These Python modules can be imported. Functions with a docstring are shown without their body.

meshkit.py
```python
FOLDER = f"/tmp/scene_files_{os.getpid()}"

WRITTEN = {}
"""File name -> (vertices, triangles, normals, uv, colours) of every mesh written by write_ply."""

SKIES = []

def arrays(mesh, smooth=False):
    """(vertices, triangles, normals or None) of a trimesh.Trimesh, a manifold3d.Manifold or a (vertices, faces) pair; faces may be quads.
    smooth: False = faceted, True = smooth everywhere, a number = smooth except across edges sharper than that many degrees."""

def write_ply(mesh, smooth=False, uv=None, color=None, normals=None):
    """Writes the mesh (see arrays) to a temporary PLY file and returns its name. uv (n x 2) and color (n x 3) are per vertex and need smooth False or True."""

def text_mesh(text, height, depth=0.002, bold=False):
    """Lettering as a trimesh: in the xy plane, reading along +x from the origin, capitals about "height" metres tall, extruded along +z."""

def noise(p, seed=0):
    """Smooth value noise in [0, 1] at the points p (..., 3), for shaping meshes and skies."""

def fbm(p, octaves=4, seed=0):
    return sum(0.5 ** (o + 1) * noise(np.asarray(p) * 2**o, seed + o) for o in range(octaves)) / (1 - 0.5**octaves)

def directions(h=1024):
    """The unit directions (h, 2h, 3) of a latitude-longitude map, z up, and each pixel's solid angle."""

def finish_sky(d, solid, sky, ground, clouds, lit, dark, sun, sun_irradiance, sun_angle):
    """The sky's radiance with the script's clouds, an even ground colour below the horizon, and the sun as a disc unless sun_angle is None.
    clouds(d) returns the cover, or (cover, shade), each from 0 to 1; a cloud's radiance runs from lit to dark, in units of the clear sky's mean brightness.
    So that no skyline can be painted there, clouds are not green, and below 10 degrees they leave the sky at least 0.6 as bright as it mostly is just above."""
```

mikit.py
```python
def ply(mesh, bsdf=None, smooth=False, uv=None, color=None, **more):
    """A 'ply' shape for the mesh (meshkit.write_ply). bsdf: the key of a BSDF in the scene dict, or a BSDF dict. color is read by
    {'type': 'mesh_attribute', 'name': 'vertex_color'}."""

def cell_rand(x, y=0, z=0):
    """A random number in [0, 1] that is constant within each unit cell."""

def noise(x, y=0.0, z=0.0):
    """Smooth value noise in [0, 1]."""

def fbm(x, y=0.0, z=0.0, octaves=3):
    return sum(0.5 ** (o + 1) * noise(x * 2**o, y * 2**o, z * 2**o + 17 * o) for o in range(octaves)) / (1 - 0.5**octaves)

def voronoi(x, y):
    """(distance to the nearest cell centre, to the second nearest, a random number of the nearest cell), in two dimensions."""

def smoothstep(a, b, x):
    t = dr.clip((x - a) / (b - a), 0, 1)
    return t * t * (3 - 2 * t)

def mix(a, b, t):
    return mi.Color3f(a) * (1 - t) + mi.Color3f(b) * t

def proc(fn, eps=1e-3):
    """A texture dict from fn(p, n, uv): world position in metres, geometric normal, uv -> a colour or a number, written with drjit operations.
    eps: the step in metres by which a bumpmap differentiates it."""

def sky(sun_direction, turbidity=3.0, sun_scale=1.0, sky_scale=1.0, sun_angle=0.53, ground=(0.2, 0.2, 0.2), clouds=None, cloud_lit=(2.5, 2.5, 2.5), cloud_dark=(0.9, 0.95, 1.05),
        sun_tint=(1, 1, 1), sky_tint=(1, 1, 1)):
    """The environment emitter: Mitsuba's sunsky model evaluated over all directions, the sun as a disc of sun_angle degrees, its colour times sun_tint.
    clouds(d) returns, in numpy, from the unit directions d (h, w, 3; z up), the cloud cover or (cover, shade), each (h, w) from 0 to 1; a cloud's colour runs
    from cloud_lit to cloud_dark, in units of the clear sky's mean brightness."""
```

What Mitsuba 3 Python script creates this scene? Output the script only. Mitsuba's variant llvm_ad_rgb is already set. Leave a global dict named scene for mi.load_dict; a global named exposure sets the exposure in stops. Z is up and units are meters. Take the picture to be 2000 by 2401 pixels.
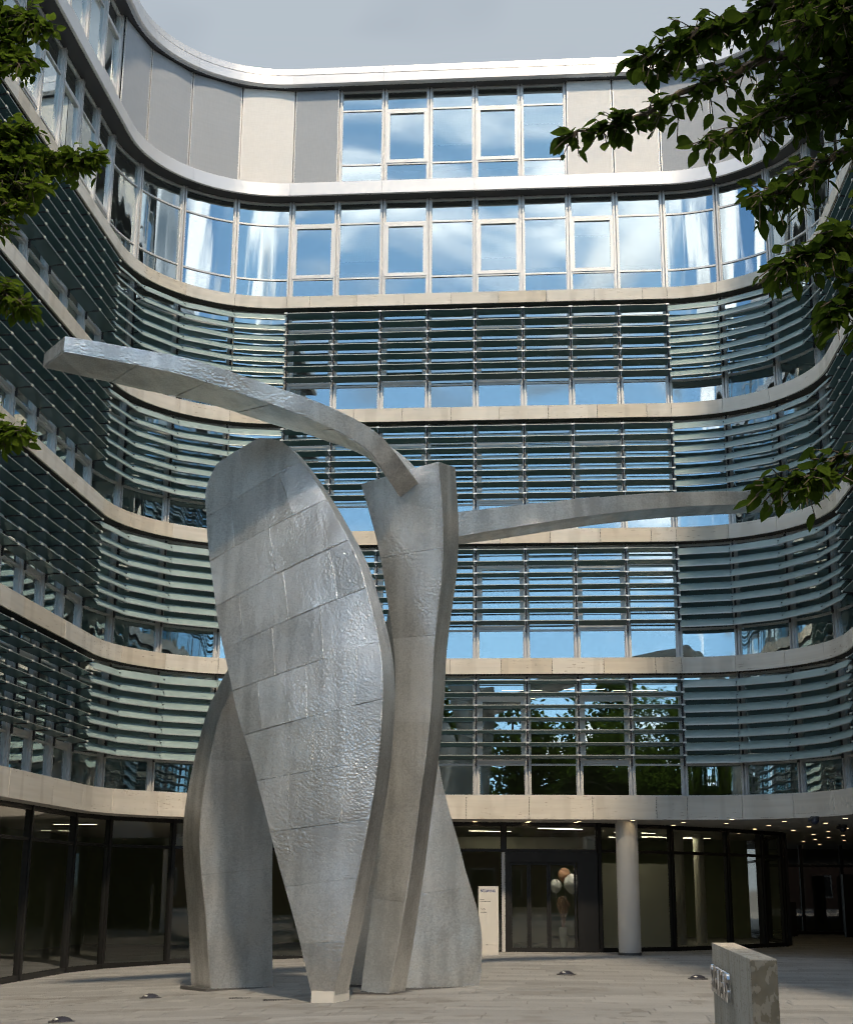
import math, random
import numpy as np
import trimesh
import drjit as dr
import mitsuba as mi
import mikit, meshkit
from mikit import noise, fbm, voronoi, cell_rand, smoothstep, mix
from scipy.interpolate import PchipInterpolator

T = mi.ScalarTransform4f
PI = math.pi
rng = random.Random(7)
scene, labels = {}, {}

# ------------------------------------------------------------------ camera, sky, exposure
CAM = np.array([1.664, -37.455, 1.6])
FWD = np.array([-0.07785419, 0.96287357, 0.25848253])
UP = np.array([0.01352425, -0.2582256, 0.96598998])
scene['camera'] = {'type': 'perspective', 'fov_axis': 'x', 'fov': 2 * math.degrees(math.atan(1000 / 3300)),
                   'near_clip': 0.1, 'far_clip': 600.0,
                   'to_world': T().look_at(origin=CAM.tolist(), target=(CAM + FWD * 10).tolist(), up=UP.tolist())}


def cloud_fn(d):
    z = np.maximum(d[..., 2], 0.0)
    q = np.stack([d[..., 0] / (z + 0.25), d[..., 1] / (z + 0.25), 0 * z + 0.37], -1)
    warp = np.stack([meshkit.fbm(q * 3.0 + 11.0, 4, seed=3), meshkit.fbm(q * 3.0 + 27.0, 4, seed=4), 0 * z], -1) - 0.5
    a = meshkit.fbm(q * np.array([2.6, 3.2, 1]) + warp * 1.6 + np.array([0.7, 2.2, 0]), 6, seed=5)
    b = meshkit.fbm(q * 2.0 + warp * 0.8 + np.array([9.2, 4.4, 2.0]), 4, seed=9)
    north = np.clip((d[..., 1] + 0.25) / 0.6, 0, 1)            # the heavy grey cloud stands over the building
    low = np.clip((z - 0.34) / 0.18, 0, 1)                     # the cloud bank thins out towards the horizon behind the viewer
    cover = np.clip((a - 0.53 + 0.07 * low + 0.45 * north) / 0.10, 0, 1)
    cover = cover * cover * (3 - 2 * cover)
    shade = np.clip((b - 0.45) / 0.18, 0, 1) * (0.85 - 0.60 * north) + 0.80 * north
    return cover * 0.97, np.clip(shade, 0, 1)


SUN = np.array([0.17, -0.70, 0.72])
scene['sky'] = mikit.sky(SUN.tolist(), turbidity=2.5, sun_scale=0.40, sun_angle=4.0, clouds=cloud_fn,
                         cloud_lit=(4.9, 4.95, 5.0), cloud_dark=(0.24, 0.40, 0.55), sky_tint=(0.76, 0.93, 0.98), sun_tint=(1.0, 0.975, 0.93),
                         ground=(0.25, 0.25, 0.24))
exposure = 2.35

# ------------------------------------------------------------------ helpers
used = {}


def numbered(name):
    n = used.get(name, 0)
    used[name] = n + 1
    return name if n == 0 else f'{name}_{n:03d}'


def put(name, shape, parent=None):
    key = numbered((parent + '__' if parent else '') + name)
    scene[key] = shape
    return key


def obj(name, mesh, bsdf, parent=None, smooth=False, **more):
    return put(name, mikit.ply(mesh, bsdf, smooth=smooth, **more), parent)


def thing(name, label, cat, group=None):
    key = numbered(name)
    labels[key] = {'label': label, 'category': cat}
    if group:
        labels[key]['group'] = group
    return key


def tag(key, **kw):
    labels.setdefault(key, {}).update(kw)
    return key


class MB:
    def __init__(self):
        self.v, self.f, self.n = [], [], 0

    def add(self, v, f):
        v = np.asarray(v, float)
        f = np.asarray(f, int)
        if f.shape[1] == 4:
            f = np.vstack([f[:, [0, 1, 2]], f[:, [0, 2, 3]]])
        self.v.append(v)
        self.f.append(f + self.n)
        self.n += len(v)
        return self

    def mesh(self):
        return np.vstack(self.v), np.vstack(self.f)


BOXF = np.array([[0, 3, 2, 1], [4, 5, 6, 7], [0, 1, 5, 4], [1, 2, 6, 5], [2, 3, 7, 6], [3, 0, 4, 7]])


def boxv(x0, x1, y0, y1, z0, z1):
    return np.array([[x0, y0, z0], [x1, y0, z0], [x1, y1, z0], [x0, y1, z0], [x0, y0, z1], [x1, y0, z1], [x1, y1, z1], [x0, y1, z1]], float)


def box(x0, x1, y0, y1, z0, z1):
    return boxv(x0, x1, y0, y1, z0, z1), BOXF


def obox(c, ux, uy, hx, hy, z0, z1):
    """box with horizontal axes ux, uy (unit 2-vectors)"""
    c, ux, uy = map(np.asarray, (c, ux, uy))
    p = [c - ux * hx - uy * hy, c + ux * hx - uy * hy, c + ux * hx + uy * hy, c - ux * hx + uy * hy]
    if ux[0] * uy[1] - ux[1] * uy[0] < 0:
        p = p[::-1]
    v = [[*q, z0] for q in p] + [[*q, z1] for q in p]
    return np.array(v), BOXF


def prism(polys, closed=True):
    """loft through polygons (k, m, 3) with caps"""
    P = np.asarray(polys, float)
    k, m = P.shape[:2]
    i, j = np.meshgrid(np.arange(k - 1), np.arange(m), indexing='ij')
    a, b = i * m + j, i * m + (j + 1) % m
    q = np.stack([a, b, b + m, a + m], -1).reshape(-1, 4)
    f = [q[:, [0, 1, 2]], q[:, [0, 2, 3]]]
    fan = np.array([[0, t + 1, t] for t in range(1, m - 1)])
    f += [fan, fan[:, ::-1] + (k - 1) * m]
    return P.reshape(-1, 3), np.vstack(f)


def fix(v, f):
    m = trimesh.Trimesh(v, f, process=False)
    if m.volume < 0:
        f = np.asarray(f)[:, ::-1]
    return v, f


def tube(points, radii, sides=7):
    p = np.asarray(points, float)
    r = np.broadcast_to(np.asarray(radii, float), (len(p),))
    t = np.gradient(p, axis=0)
    t /= np.linalg.norm(t, axis=1, keepdims=True) + 1e-12
    a = np.cross(t, np.where(np.abs(t[:, 2:]) < 0.9, [0, 0, 1.0], [1.0, 0, 0]))
    a /= np.linalg.norm(a, axis=1, keepdims=True) + 1e-12
    b = np.cross(t, a)
    ang = np.arange(sides) * 2 * PI / sides
    ring = p[:, None] + r[:, None, None] * (np.cos(ang)[None, :, None] * a[:, None] + np.sin(ang)[None, :, None] * b[:, None])
    return fix(*prism(ring))


def ground_z(x):
    return 0.04 * np.clip(np.asarray(x, float) - 0.6, -11.0, 0.0)


# ------------------------------------------------------------------ materials
def principled(col, rough=0.5, metal=0.0, spec=0.5, **kw):
    c = {'type': 'rgb', 'value': list(col)} if not isinstance(col, dict) else col
    return {'type': 'principled', 'base_color': c, 'roughness': rough, 'metallic': metal, 'specular': spec, **kw}


def two(b):
    return {'type': 'twosided', 'bsdf': b}


def bump(b, fn, scale=1.0, eps=1e-3):
    return {'type': 'bumpmap', 'texture': mikit.proc(fn, eps), 'scale': scale, 'bsdf': b}


def travertine_of(k0, warm):
    def fn(p, n, uv):
        h = p.x + p.y * 0.83
        bed = fbm(h * 0.9, p.z * 14.0, 3.0 + k0, 4)
        blot = fbm(h * 0.55 + 7, p.z * 1.3, p.y * 0.3 + k0, 3)
        pit = smoothstep(0.68, 0.78, noise(h * 9.0, p.z * 55.0, 1.5)) * smoothstep(0.45, 0.65, fbm(h * 0.7, p.z * 3.0, 4.0 + k0))
        drip = smoothstep(0.55, 0.8, noise(h * 5.0, p.z * 0.7, k0)) * 0.22
        c = mix((0.55, 0.51, 0.44), (0.73, 0.70, 0.63), bed * 0.6 + blot * 0.4) * mi.Color3f(*warm)
        c = mix(c, (0.33, 0.29, 0.23), drip)
        return mix(c, (0.28, 0.21, 0.14), pit * 0.6)
    return fn


def alu(p, n, uv):
    k = fbm(p.x * 3 + p.y * 3, p.z * 0.7, 0.0, 2)
    return mix((0.58, 0.575, 0.56), (0.72, 0.715, 0.70), k)


def galv_uw(p, n):
    flat = dr.abs(n.z) > 0.7
    side = dr.abs(n.x) > 0.75
    return dr.select(side & ~flat, p.y, p.x), dr.select(flat, p.y, p.z)


def galv_of(lo, hi):
    # zinc spangle and rain staining
    def fn(p, n, uv):
        u, w = galv_uw(p, n)
        s1, s2, r = voronoi(u * 42.0, w * 42.0)
        cloud = fbm(p.x * 1.6, p.z * 1.2, p.y * 1.6, 4)
        run = fbm(u * 7.0, w * 0.6, 3.0, 3)
        spot = smoothstep(0.55, 0.9, noise(u * 61.0, w * 61.0, 5.0)) * smoothstep(0.4, 0.6, cloud)
        k = 0.14 * r + 0.50 * cloud + 0.36 * run
        c = mix(lo, hi, smoothstep(0.28, 0.68, k)) * mi.Color3f(0.99, 0.99, 0.975)
        return mix(c, (0.40, 0.40, 0.395), spot * 0.22)
    return fn


def galv_rough(p, n, uv):
    u, w = p.x * 0.9 - p.y * 0.45, p.z
    return 0.10 + 0.20 * fbm(u * 2.0, w * 2.0, p.y, 3)


def galv_bump(p, n, uv):
    a = noise(p.x * 33, p.y * 33, p.z * 33) * (0.35 + 0.65 * smoothstep(0.3, 0.6, fbm(p.x * 1.2, p.y * 1.2, p.z * 1.2 + 3, 3)))
    b = noise(p.x * 66 + 5, p.y * 66, p.z * 66) * (0.5 + noise(p.x * 2.1, p.y * 2.1, p.z * 2.1) * 1.6)
    c = fbm(p.x * 1.1, p.y * 1.1, p.z * 0.9, 2)
    return a * 0.0105 + b * 0.0034 + c * 0.07


def pale_blind_col(p, n, uv):  # blind colour, the paler of two tones
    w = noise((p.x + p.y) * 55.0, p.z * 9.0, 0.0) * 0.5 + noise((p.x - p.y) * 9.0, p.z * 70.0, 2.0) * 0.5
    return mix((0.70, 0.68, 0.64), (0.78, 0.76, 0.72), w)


def grey_blind_col(p, n, uv):  # blind colour, the greyer of two tones
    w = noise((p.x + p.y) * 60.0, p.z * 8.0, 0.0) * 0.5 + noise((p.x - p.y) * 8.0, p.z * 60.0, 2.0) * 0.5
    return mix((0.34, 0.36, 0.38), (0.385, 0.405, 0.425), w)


def granite(p, n, uv):
    row = dr.floor((p.y + 40.0) / 0.5)
    col = dr.floor((p.x + 30.0) / 1.45 + cell_rand(row, 5) * 3.0)
    plate = cell_rand(row, col, 3)
    fy = (p.y + 40.0) / 0.5 - row
    fx = (p.x + 30.0) / 1.45 + cell_rand(row, 5) * 3.0 - col
    joint = dr.maximum(smoothstep(0.035, 0.0, dr.minimum(fy, 1 - fy)), smoothstep(0.012, 0.0, dr.minimum(fx, 1 - fx)))
    grain = noise(p.x * 90, p.y * 90, 1.0)
    wear = fbm(p.x * 0.5, p.y * 1.1, 2.0, 4)
    strk = noise(p.x * 0.8, p.y * 7.0, 4.0)
    stain = smoothstep(0.58, 0.75, fbm(p.x * 1.3 + 9, p.y * 1.6, 6.0, 4))
    c = mix((0.142, 0.143, 0.139), (0.258, 0.260, 0.255), plate * 0.42 + grain * 0.16 + wear * 0.28 + strk * 0.14)
    c = mix(c, (0.13, 0.122, 0.11), stain * 0.35)
    return mix(c, (0.11, 0.105, 0.10), joint * 0.7)


def paver_col(p, n, uv):
    row = dr.floor((p.y + 40.0) / 0.5)
    col = dr.floor((p.x + 30.0) / 1.45 + cell_rand(row, 5) * 3.0)
    plate = cell_rand(row, col, 3)
    grain = noise(p.x * 90, p.y * 90, 1.0)
    wear = fbm(p.x * 0.5, p.y * 1.1, 2.0, 4)
    strk = noise(p.x * 0.8, p.y * 7.0, 4.0)
    stain = smoothstep(0.58, 0.75, fbm(p.x * 1.3 + 9, p.y * 1.6, 6.0, 4))
    c = mix((0.142, 0.143, 0.139), (0.258, 0.260, 0.255), plate * 0.42 + grain * 0.16 + wear * 0.28 + strk * 0.14)
    spots = smoothstep(0.74, 0.80, noise(p.x * 5.1, p.y * 5.1, 8.0)) * smoothstep(0.4, 0.6, fbm(p.x * 0.7, p.y * 0.7, 1.0, 2))
    c = mix(c, (0.13, 0.122, 0.11), stain * 0.5)
    return mix(c, (0.10, 0.095, 0.085), spots * 0.5)


def concrete(p, n, uv):
    a = fbm(p.x * 2.2, p.y * 2.2, p.z * 1.2, 4)
    pit = smoothstep(0.66, 0.8, noise(p.x * 38, p.y * 38, p.z * 30))
    run = smoothstep(0.5, 0.8, noise(p.x * 9, p.y * 9, p.z * 1.2))
    c = mix((0.24, 0.215, 0.17), (0.40, 0.37, 0.31), a)
    c = mix(c, (0.17, 0.145, 0.10), run * 0.35)
    return mix(c, (0.12, 0.10, 0.08), pit * 0.4)


def rough_concrete(p, n, uv):  # darker than the wall sides, with pale patches
    a = fbm(p.x * 7, p.y * 7, p.z * 5, 4)
    b = smoothstep(0.52, 0.6, fbm(p.x * 19 + 4, p.y * 19, p.z * 12, 3))
    return mix(mix((0.10, 0.085, 0.055), (0.21, 0.19, 0.145), a), (0.36, 0.34, 0.29), b * 0.35)


def leaf_col(p, n, uv):
    k = noise(p.x * 7, p.y * 7, p.z * 7)
    return mix((0.030, 0.060, 0.008), (0.085, 0.135, 0.018), k)


def light_leaf_col(p, n, uv):
    k = noise(p.x * 6, p.y * 6, p.z * 6)
    return mix((0.060, 0.105, 0.010), (0.15, 0.22, 0.025), k)


def bark_col(p, n, uv):
    k = fbm(p.x * 14, p.y * 14, p.z * 3, 3)
    return mix((0.05, 0.04, 0.03), (0.16, 0.13, 0.10), k)


def slat_col(p, n, uv):
    k = fbm((p.x + p.y) * 1.5, p.z * 4.0, 0.0, 3)
    return mix((0.245, 0.335, 0.335), (0.315, 0.41, 0.41), k)


def glass(mirror, tint_t, tint_r, rough=None):
    return {'type': 'blendbsdf', 'weight': mirror,
            'a': {'type': 'thindielectric', 'int_ior': 1.5, 'specular_transmittance': {'type': 'rgb', 'value': list(tint_t)}},
            'b': {'type': 'conductor', 'material': 'none', 'specular_reflectance': {'type': 'rgb', 'value': list(tint_r)}}}


for nm, k0, warm in (('stone_mat', 0.0, (1, 1, 1)), ('stone_warm_mat', 9.0, (0.97, 0.93, 0.87)), ('stone_light_mat', 17.0, (1.05, 1.05, 1.05))):
    scene[nm] = principled(mikit.proc(travertine_of(k0, warm)), 0.7, 0, 0.3)
scene['alu_mat'] = principled(mikit.proc(alu), 0.42, 0.35, 0.5)
scene['bright_metal_mat'] = principled((0.78, 0.76, 0.72), 0.35, 0.5)
scene['trim_mat'] = principled((0.42, 0.44, 0.42), 0.45, 0.4)
scene['fascia_mat'] = principled((0.66, 0.66, 0.66), 0.38, 0.45)
scene['soffit_mat'] = principled((0.42, 0.40, 0.36), 0.7)
scene['dark_metal_mat'] = principled((0.055, 0.055, 0.06), 0.45, 0.2)
scene['dark_edge_mat'] = principled((0.05, 0.042, 0.036), 0.6)
scene['slat_mat'] = principled((0.085, 0.150, 0.155), 0.2, 0.0, 0.4)
scene['pale_slat_mat'] = principled(mikit.proc(slat_col), 0.25, 0.0, 0.6)  # corner slats, toned paler than those of the straight bays
scene['pane_mat'] = glass(0.52, (0.42, 0.52, 0.52), (0.86, 0.98, 1.0))
scene['lobby_pane_mat'] = glass(0.03, (0.80, 0.82, 0.77), (0.8, 0.9, 0.9))
scene['pale_blind_mat'] = two(principled(mikit.proc(pale_blind_col), 0.85, 0, 0.2))
scene['grey_blind_mat'] = two(principled(mikit.proc(grey_blind_col), 0.85, 0, 0.2))
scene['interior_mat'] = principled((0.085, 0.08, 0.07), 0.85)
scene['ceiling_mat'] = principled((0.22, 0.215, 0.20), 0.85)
for nm, lo, hi in (('galv_mat', (0.56, 0.555, 0.545), (0.90, 0.895, 0.88)), ('galv_light_mat', (0.66, 0.66, 0.655), (0.96, 0.955, 0.95)), ('galv_deep_mat', (0.48, 0.475, 0.465), (0.80, 0.79, 0.775))):
    scene[nm] = bump(principled(mikit.proc(galv_of(lo, hi)), mikit.proc(galv_rough), 0.82, 0.5), galv_bump, 1.0, 3e-3)
scene['galv_dark_mat'] = principled((0.16, 0.16, 0.16), 0.5, 0.6)
scene['ground_mat'] = principled(mikit.proc(granite), 0.72, 0, 0.35)
scene['paver_mat'] = principled(mikit.proc(paver_col), 0.70, 0, 0.35)
scene['concrete_mat'] = principled(mikit.proc(concrete), 0.85, 0, 0.3)
scene['rough_concrete_mat'] = bump(principled(mikit.proc(rough_concrete), 0.9, 0, 0.3),
                                   lambda p, n, uv: fbm(p.x * 14, p.y * 14, p.z * 9, 3) * 0.02, 1.0, 4e-3)
scene['column_mat'] = principled((0.60, 0.58, 0.54), 0.7)
scene['white_panel_mat'] = principled((0.62, 0.61, 0.57), 0.5)
scene['blue_print_mat'] = principled((0.02, 0.05, 0.22), 0.5)
scene['grey_print_mat'] = principled((0.16, 0.16, 0.16), 0.6)
scene['steel_mat'] = principled((0.70, 0.69, 0.68), 0.16, 1.0)
scene['lamp_body_mat'] = principled((0.05, 0.05, 0.065), 0.3, 0.4)
scene['lens_mat'] = principled((0.03, 0.035, 0.06), 0.08, 0.0, 0.8)
scene['leaf_mat'] = {'type': 'principledthin', 'base_color': mikit.proc(leaf_col), 'roughness': 0.42, 'diff_trans': 1.1, 'eta': 1.4}
scene['light_leaf_mat'] = {'type': 'principledthin', 'base_color': mikit.proc(light_leaf_col), 'roughness': 0.45, 'diff_trans': 1.2, 'eta': 1.4}
scene['bark_mat'] = principled(mikit.proc(bark_col), 0.9)
scene['beige_wall_mat'] = principled((0.34, 0.27, 0.17), 0.8)
scene['white_wall_mat'] = principled((0.36, 0.36, 0.31), 0.8)
scene['balloon_white_mat'] = principled((0.80, 0.79, 0.74), 0.3)
scene['balloon_peach_mat'] = principled((0.62, 0.34, 0.20), 0.3)
scene['straw_mat'] = principled((0.52, 0.36, 0.24), 0.9)
scene['brick_mat'] = principled(mikit.proc(lambda p, n, uv: mix((0.13, 0.07, 0.05), (0.22, 0.12, 0.085), noise(p.x * 4.2, 1.0, p.z * 13.0))), 0.9)
scene['lobby_wall_mat'] = principled((0.30, 0.34, 0.22), 0.8)
scene['black_mat'] = principled((0.012, 0.012, 0.012), 0.4)

# ------------------------------------------------------------------ the facade line
RL, RR, HX = 4.2, 3.95, 5.4
LL, LR = RL * PI / 2, RR * PI / 2


def path(s, off=0.0):
    """glass line of the U-shaped court: s from right wing (positive) to left wing (negative), off towards the court"""
    s = np.atleast_1d(np.asarray(s, float))
    p, n = np.zeros((len(s), 2)), np.zeros((len(s), 2))
    for i, t in enumerate(s):
        if abs(t) <= HX:
            p[i], n[i] = (t, 0), (0, -1)
            continue
        R, sg = (RR, 1) if t > 0 else (RL, -1)
        u = abs(t) - HX
        if u <= R * PI / 2:
            a = u / R
            p[i], n[i] = (sg * (HX + R * math.sin(a)), -R + R * math.cos(a)), (-sg * math.sin(a), -math.cos(a))
        else:
            p[i], n[i] = (sg * (HX + R), -R - (u - R * PI / 2)), (-sg, 0)
    return p + np.asarray(off) * n, n


def sweep(poly, s0, s1, nseg=1):
    """closed profile poly [(off, z)...] along the facade line"""
    ss = np.linspace(s0, s1, nseg + 1)
    rings = []
    for s in ss:
        r = []
        for o, z in poly:
            q, _ = path([s], o)
            r.append([q[0, 0], q[0, 1], z])
        rings.append(r)
    return fix(*prism(rings))


def straight_sweep(poly, s0, s1, trim=0.0):
    """as sweep, but a straight bar between the two ends (a facet)"""
    rings = []
    for s, other in ((s0, s1), (s1, s0)):
        r = []
        for o, z in poly:
            q = path([s], o)[0][0]
            w = path([other], o)[0][0]
            if trim:
                q = q + (w - q) / np.linalg.norm(w - q) * trim
            r.append([q[0], q[1], z])
        rings.append(r)
    return fix(*prism(rings))


def rect(o0, o1, z0, z1):
    return [(o0, z0), (o1, z0), (o1, z1), (o0, z1)]


def sheet(s0, s1, z0, z1, off, nseg=1):
    ss = np.linspace(s0, s1, nseg + 1)
    p, _ = path(ss, off)
    v = np.vstack([np.c_[p, np.full(len(p), z0)], np.c_[p, np.full(len(p), z1)]])
    k = len(p)
    f = np.array([[i, i + 1, i + 1 + k, i + k] for i in range(k - 1)])
    return v, f


B = thing('office_building', 'six storey office block curving in a horseshoe round the courtyard, stone bands and glass louvres', 'building')

# bays: (s0, s1, kind, index)
bays = []
for k in range(8):
    bays.append((-HX + 1.35 * k, -HX + 1.35 * (k + 1), 'centre', k - 4))
for k in range(4):
    bays.append((HX + LR / 4 * k, HX + LR / 4 * (k + 1), 'corner_r', k))
    bays.append((-HX - LL / 4 * (k + 1), -HX - LL / 4 * k, 'corner_l', k))
NWL, NWR = 11, 7
for k in range(NWL):
    bays.append((-HX - LL - 1.35 * (k + 1), -HX - LL - 1.35 * k, 'wing_l', k))
for k in range(NWR):
    bays.append((HX + LR + 1.35 * k, HX + LR + 1.35 * (k + 1), 'wing_r', k))
S_MAX, S_MIN = HX + LR + 21.0, -HX - LL - 21.0
ENDS = [(S_MIN, -HX - LL - 1.35 * NWL), (HX + LR + 1.35 * NWR, S_MAX)]

TOPS = [3.93, 7.50, 11.02, 14.55, 18.00, 21.58]           # top of each band = sill of the storey
BOTS = [3.33, 7.08, 10.63, 14.16, 17.65, 21.15, 24.81]    # underside of each band
FACE = 0.45

# bands: structural edge, cladding panels, fascia
for i, (zt, zb) in enumerate(zip(TOPS, BOTS)):
    if i < 5:
        obj('floor_edge', sweep(rect(-0.25, FACE - 0.05, zb + 0.015, zt - 0.03), S_MIN, S_MAX, 120), 'dark_edge_mat', B, smooth=30)
        joints = [-HX - LL - 21.0 + 2.7 * k for k in range(8)]
        joints = [S_MIN + 2.7 * k for k in range(8)] + list(np.linspace(-HX - LL, -HX, 5)) + [-HX + 0.675 + 1.35 * k for k in range(8)]
        joints += list(np.linspace(HX, HX + LR, 5)) + [HX + LR + 2.7 * k for k in range(1, 8)] + [S_MAX]
        if i == 0:
            joints = [j for j in joints if not (-HX < j < HX)] + [-HX + 0.3 + 1.62 * k for k in range(7)]
        joints = sorted(set(round(j, 4) for j in joints))
        for a, b in zip(joints, joints[1:]):
            arc = abs((a + b) / 2) > HX and abs((a + b) / 2) < HX + 6.6
            j = rng.uniform(-0.004, 0.004)
            obj('cladding_panel', sweep(rect(FACE - 0.045 + j, FACE + j, zb, zt), a + 0.006, b - 0.006, 6 if arc else 1), rng.choice(['stone_mat', 'stone_mat', 'stone_warm_mat', 'stone_light_mat']), B, smooth=30)
    else:
        obj('floor_edge', sweep(rect(-0.25, 0.44, zb + 0.03, zt - 0.03), S_MIN, S_MAX, 120), 'dark_metal_mat', B, smooth=30)
        js = sorted([S_MIN + 2.7 * k for k in range(8)] + list(np.linspace(-HX - LL, -HX, 3)) + [-2.7, 0, 2.7] + list(np.linspace(HX, HX + LR, 3)) + [HX + LR + 2.7 * k for k in range(1, 8)])
        for a, b in zip(js, js[1:]):
            arc = HX < abs((a + b) / 2) < HX + 6.6
            obj('fascia_panel', sweep([(0.44, zb + 0.02), (0.47, zb), (0.52, zb + 0.02), (0.52, zt - 0.02), (0.50, zt), (0.44, zt)], a + 0.003, b - 0.003, 12 if arc else 1), 'fascia_mat', B, smooth=30)
# eaves: two fascia strips with a dark groove
ze = BOTS[6]
obj('eaves_core', sweep(rect(-0.3, 0.42, ze + 0.02, ze + 0.54), S_MIN, S_MAX, 120), 'dark_metal_mat', B, smooth=30)
js = sorted([S_MIN + 2.7 * k for k in range(8)] + list(np.linspace(-HX - LL, -HX, 3)) + [-2.7, 0, 2.7] + list(np.linspace(HX, HX + LR, 3)) + [HX + LR + 2.7 * k for k in range(1, 8)])
for a, b in zip(js, js[1:]):
    arc = HX < abs((a + b) / 2) < HX + 6.6
    n = 12 if arc else 1
    obj('fascia_panel', sweep([(0.36, ze), (0.47, ze), (0.52, ze + 0.03), (0.52, ze + 0.31), (0.42, ze + 0.31)], a + 0.003, b - 0.003, n), 'fascia_mat', B, smooth=30)
    obj('parapet_panel', sweep([(0.40, ze + 0.345), (0.50, ze + 0.345), (0.47, ze + 0.57), (-0.1, ze + 0.60), (-0.1, ze + 0.55)], a + 0.003, b - 0.003, n), 'fascia_mat', B, smooth=30)

# ring-shaped floors and roof
from shapely.geometry import Polygon
ss = np.r_[np.linspace(S_MIN, -HX - LL, 3), np.linspace(-HX - LL, -HX, 14)[1:], np.linspace(HX, HX + LR, 14), [S_MAX]]


def footprint(off):
    inner = path(ss, off)[0]
    yend = inner[0, 1]
    return Polygon([*map(tuple, inner), (30, inner[-1, 1]), (30, 26), (-24, 26), (-24, yend)])


def slab(off, z0, z1):
    m = trimesh.creation.extrude_polygon(footprint(off), z1 - z0, engine='earcut')
    m.apply_translation([0, 0, z0])
    return np.array(m.vertices), np.array(m.faces)


obj('soffit', slab(FACE - 0.06, 3.335, 3.50), 'soffit_mat', B)
for i in range(1, 6):
    obj('floor_slab', slab(-0.26, BOTS[i] + 0.02, TOPS[i] - 0.04), 'ceiling_mat', B)
obj('roof_slab', slab(-0.31, ze + 0.03, ze + 0.5), 'ceiling_mat', B)
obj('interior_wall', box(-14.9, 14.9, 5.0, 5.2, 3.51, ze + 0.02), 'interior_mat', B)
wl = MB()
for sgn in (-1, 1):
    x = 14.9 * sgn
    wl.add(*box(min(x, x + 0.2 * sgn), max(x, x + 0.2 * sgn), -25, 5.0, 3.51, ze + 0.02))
obj('interior_wall', wl.mesh(), 'interior_mat', B)

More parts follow.
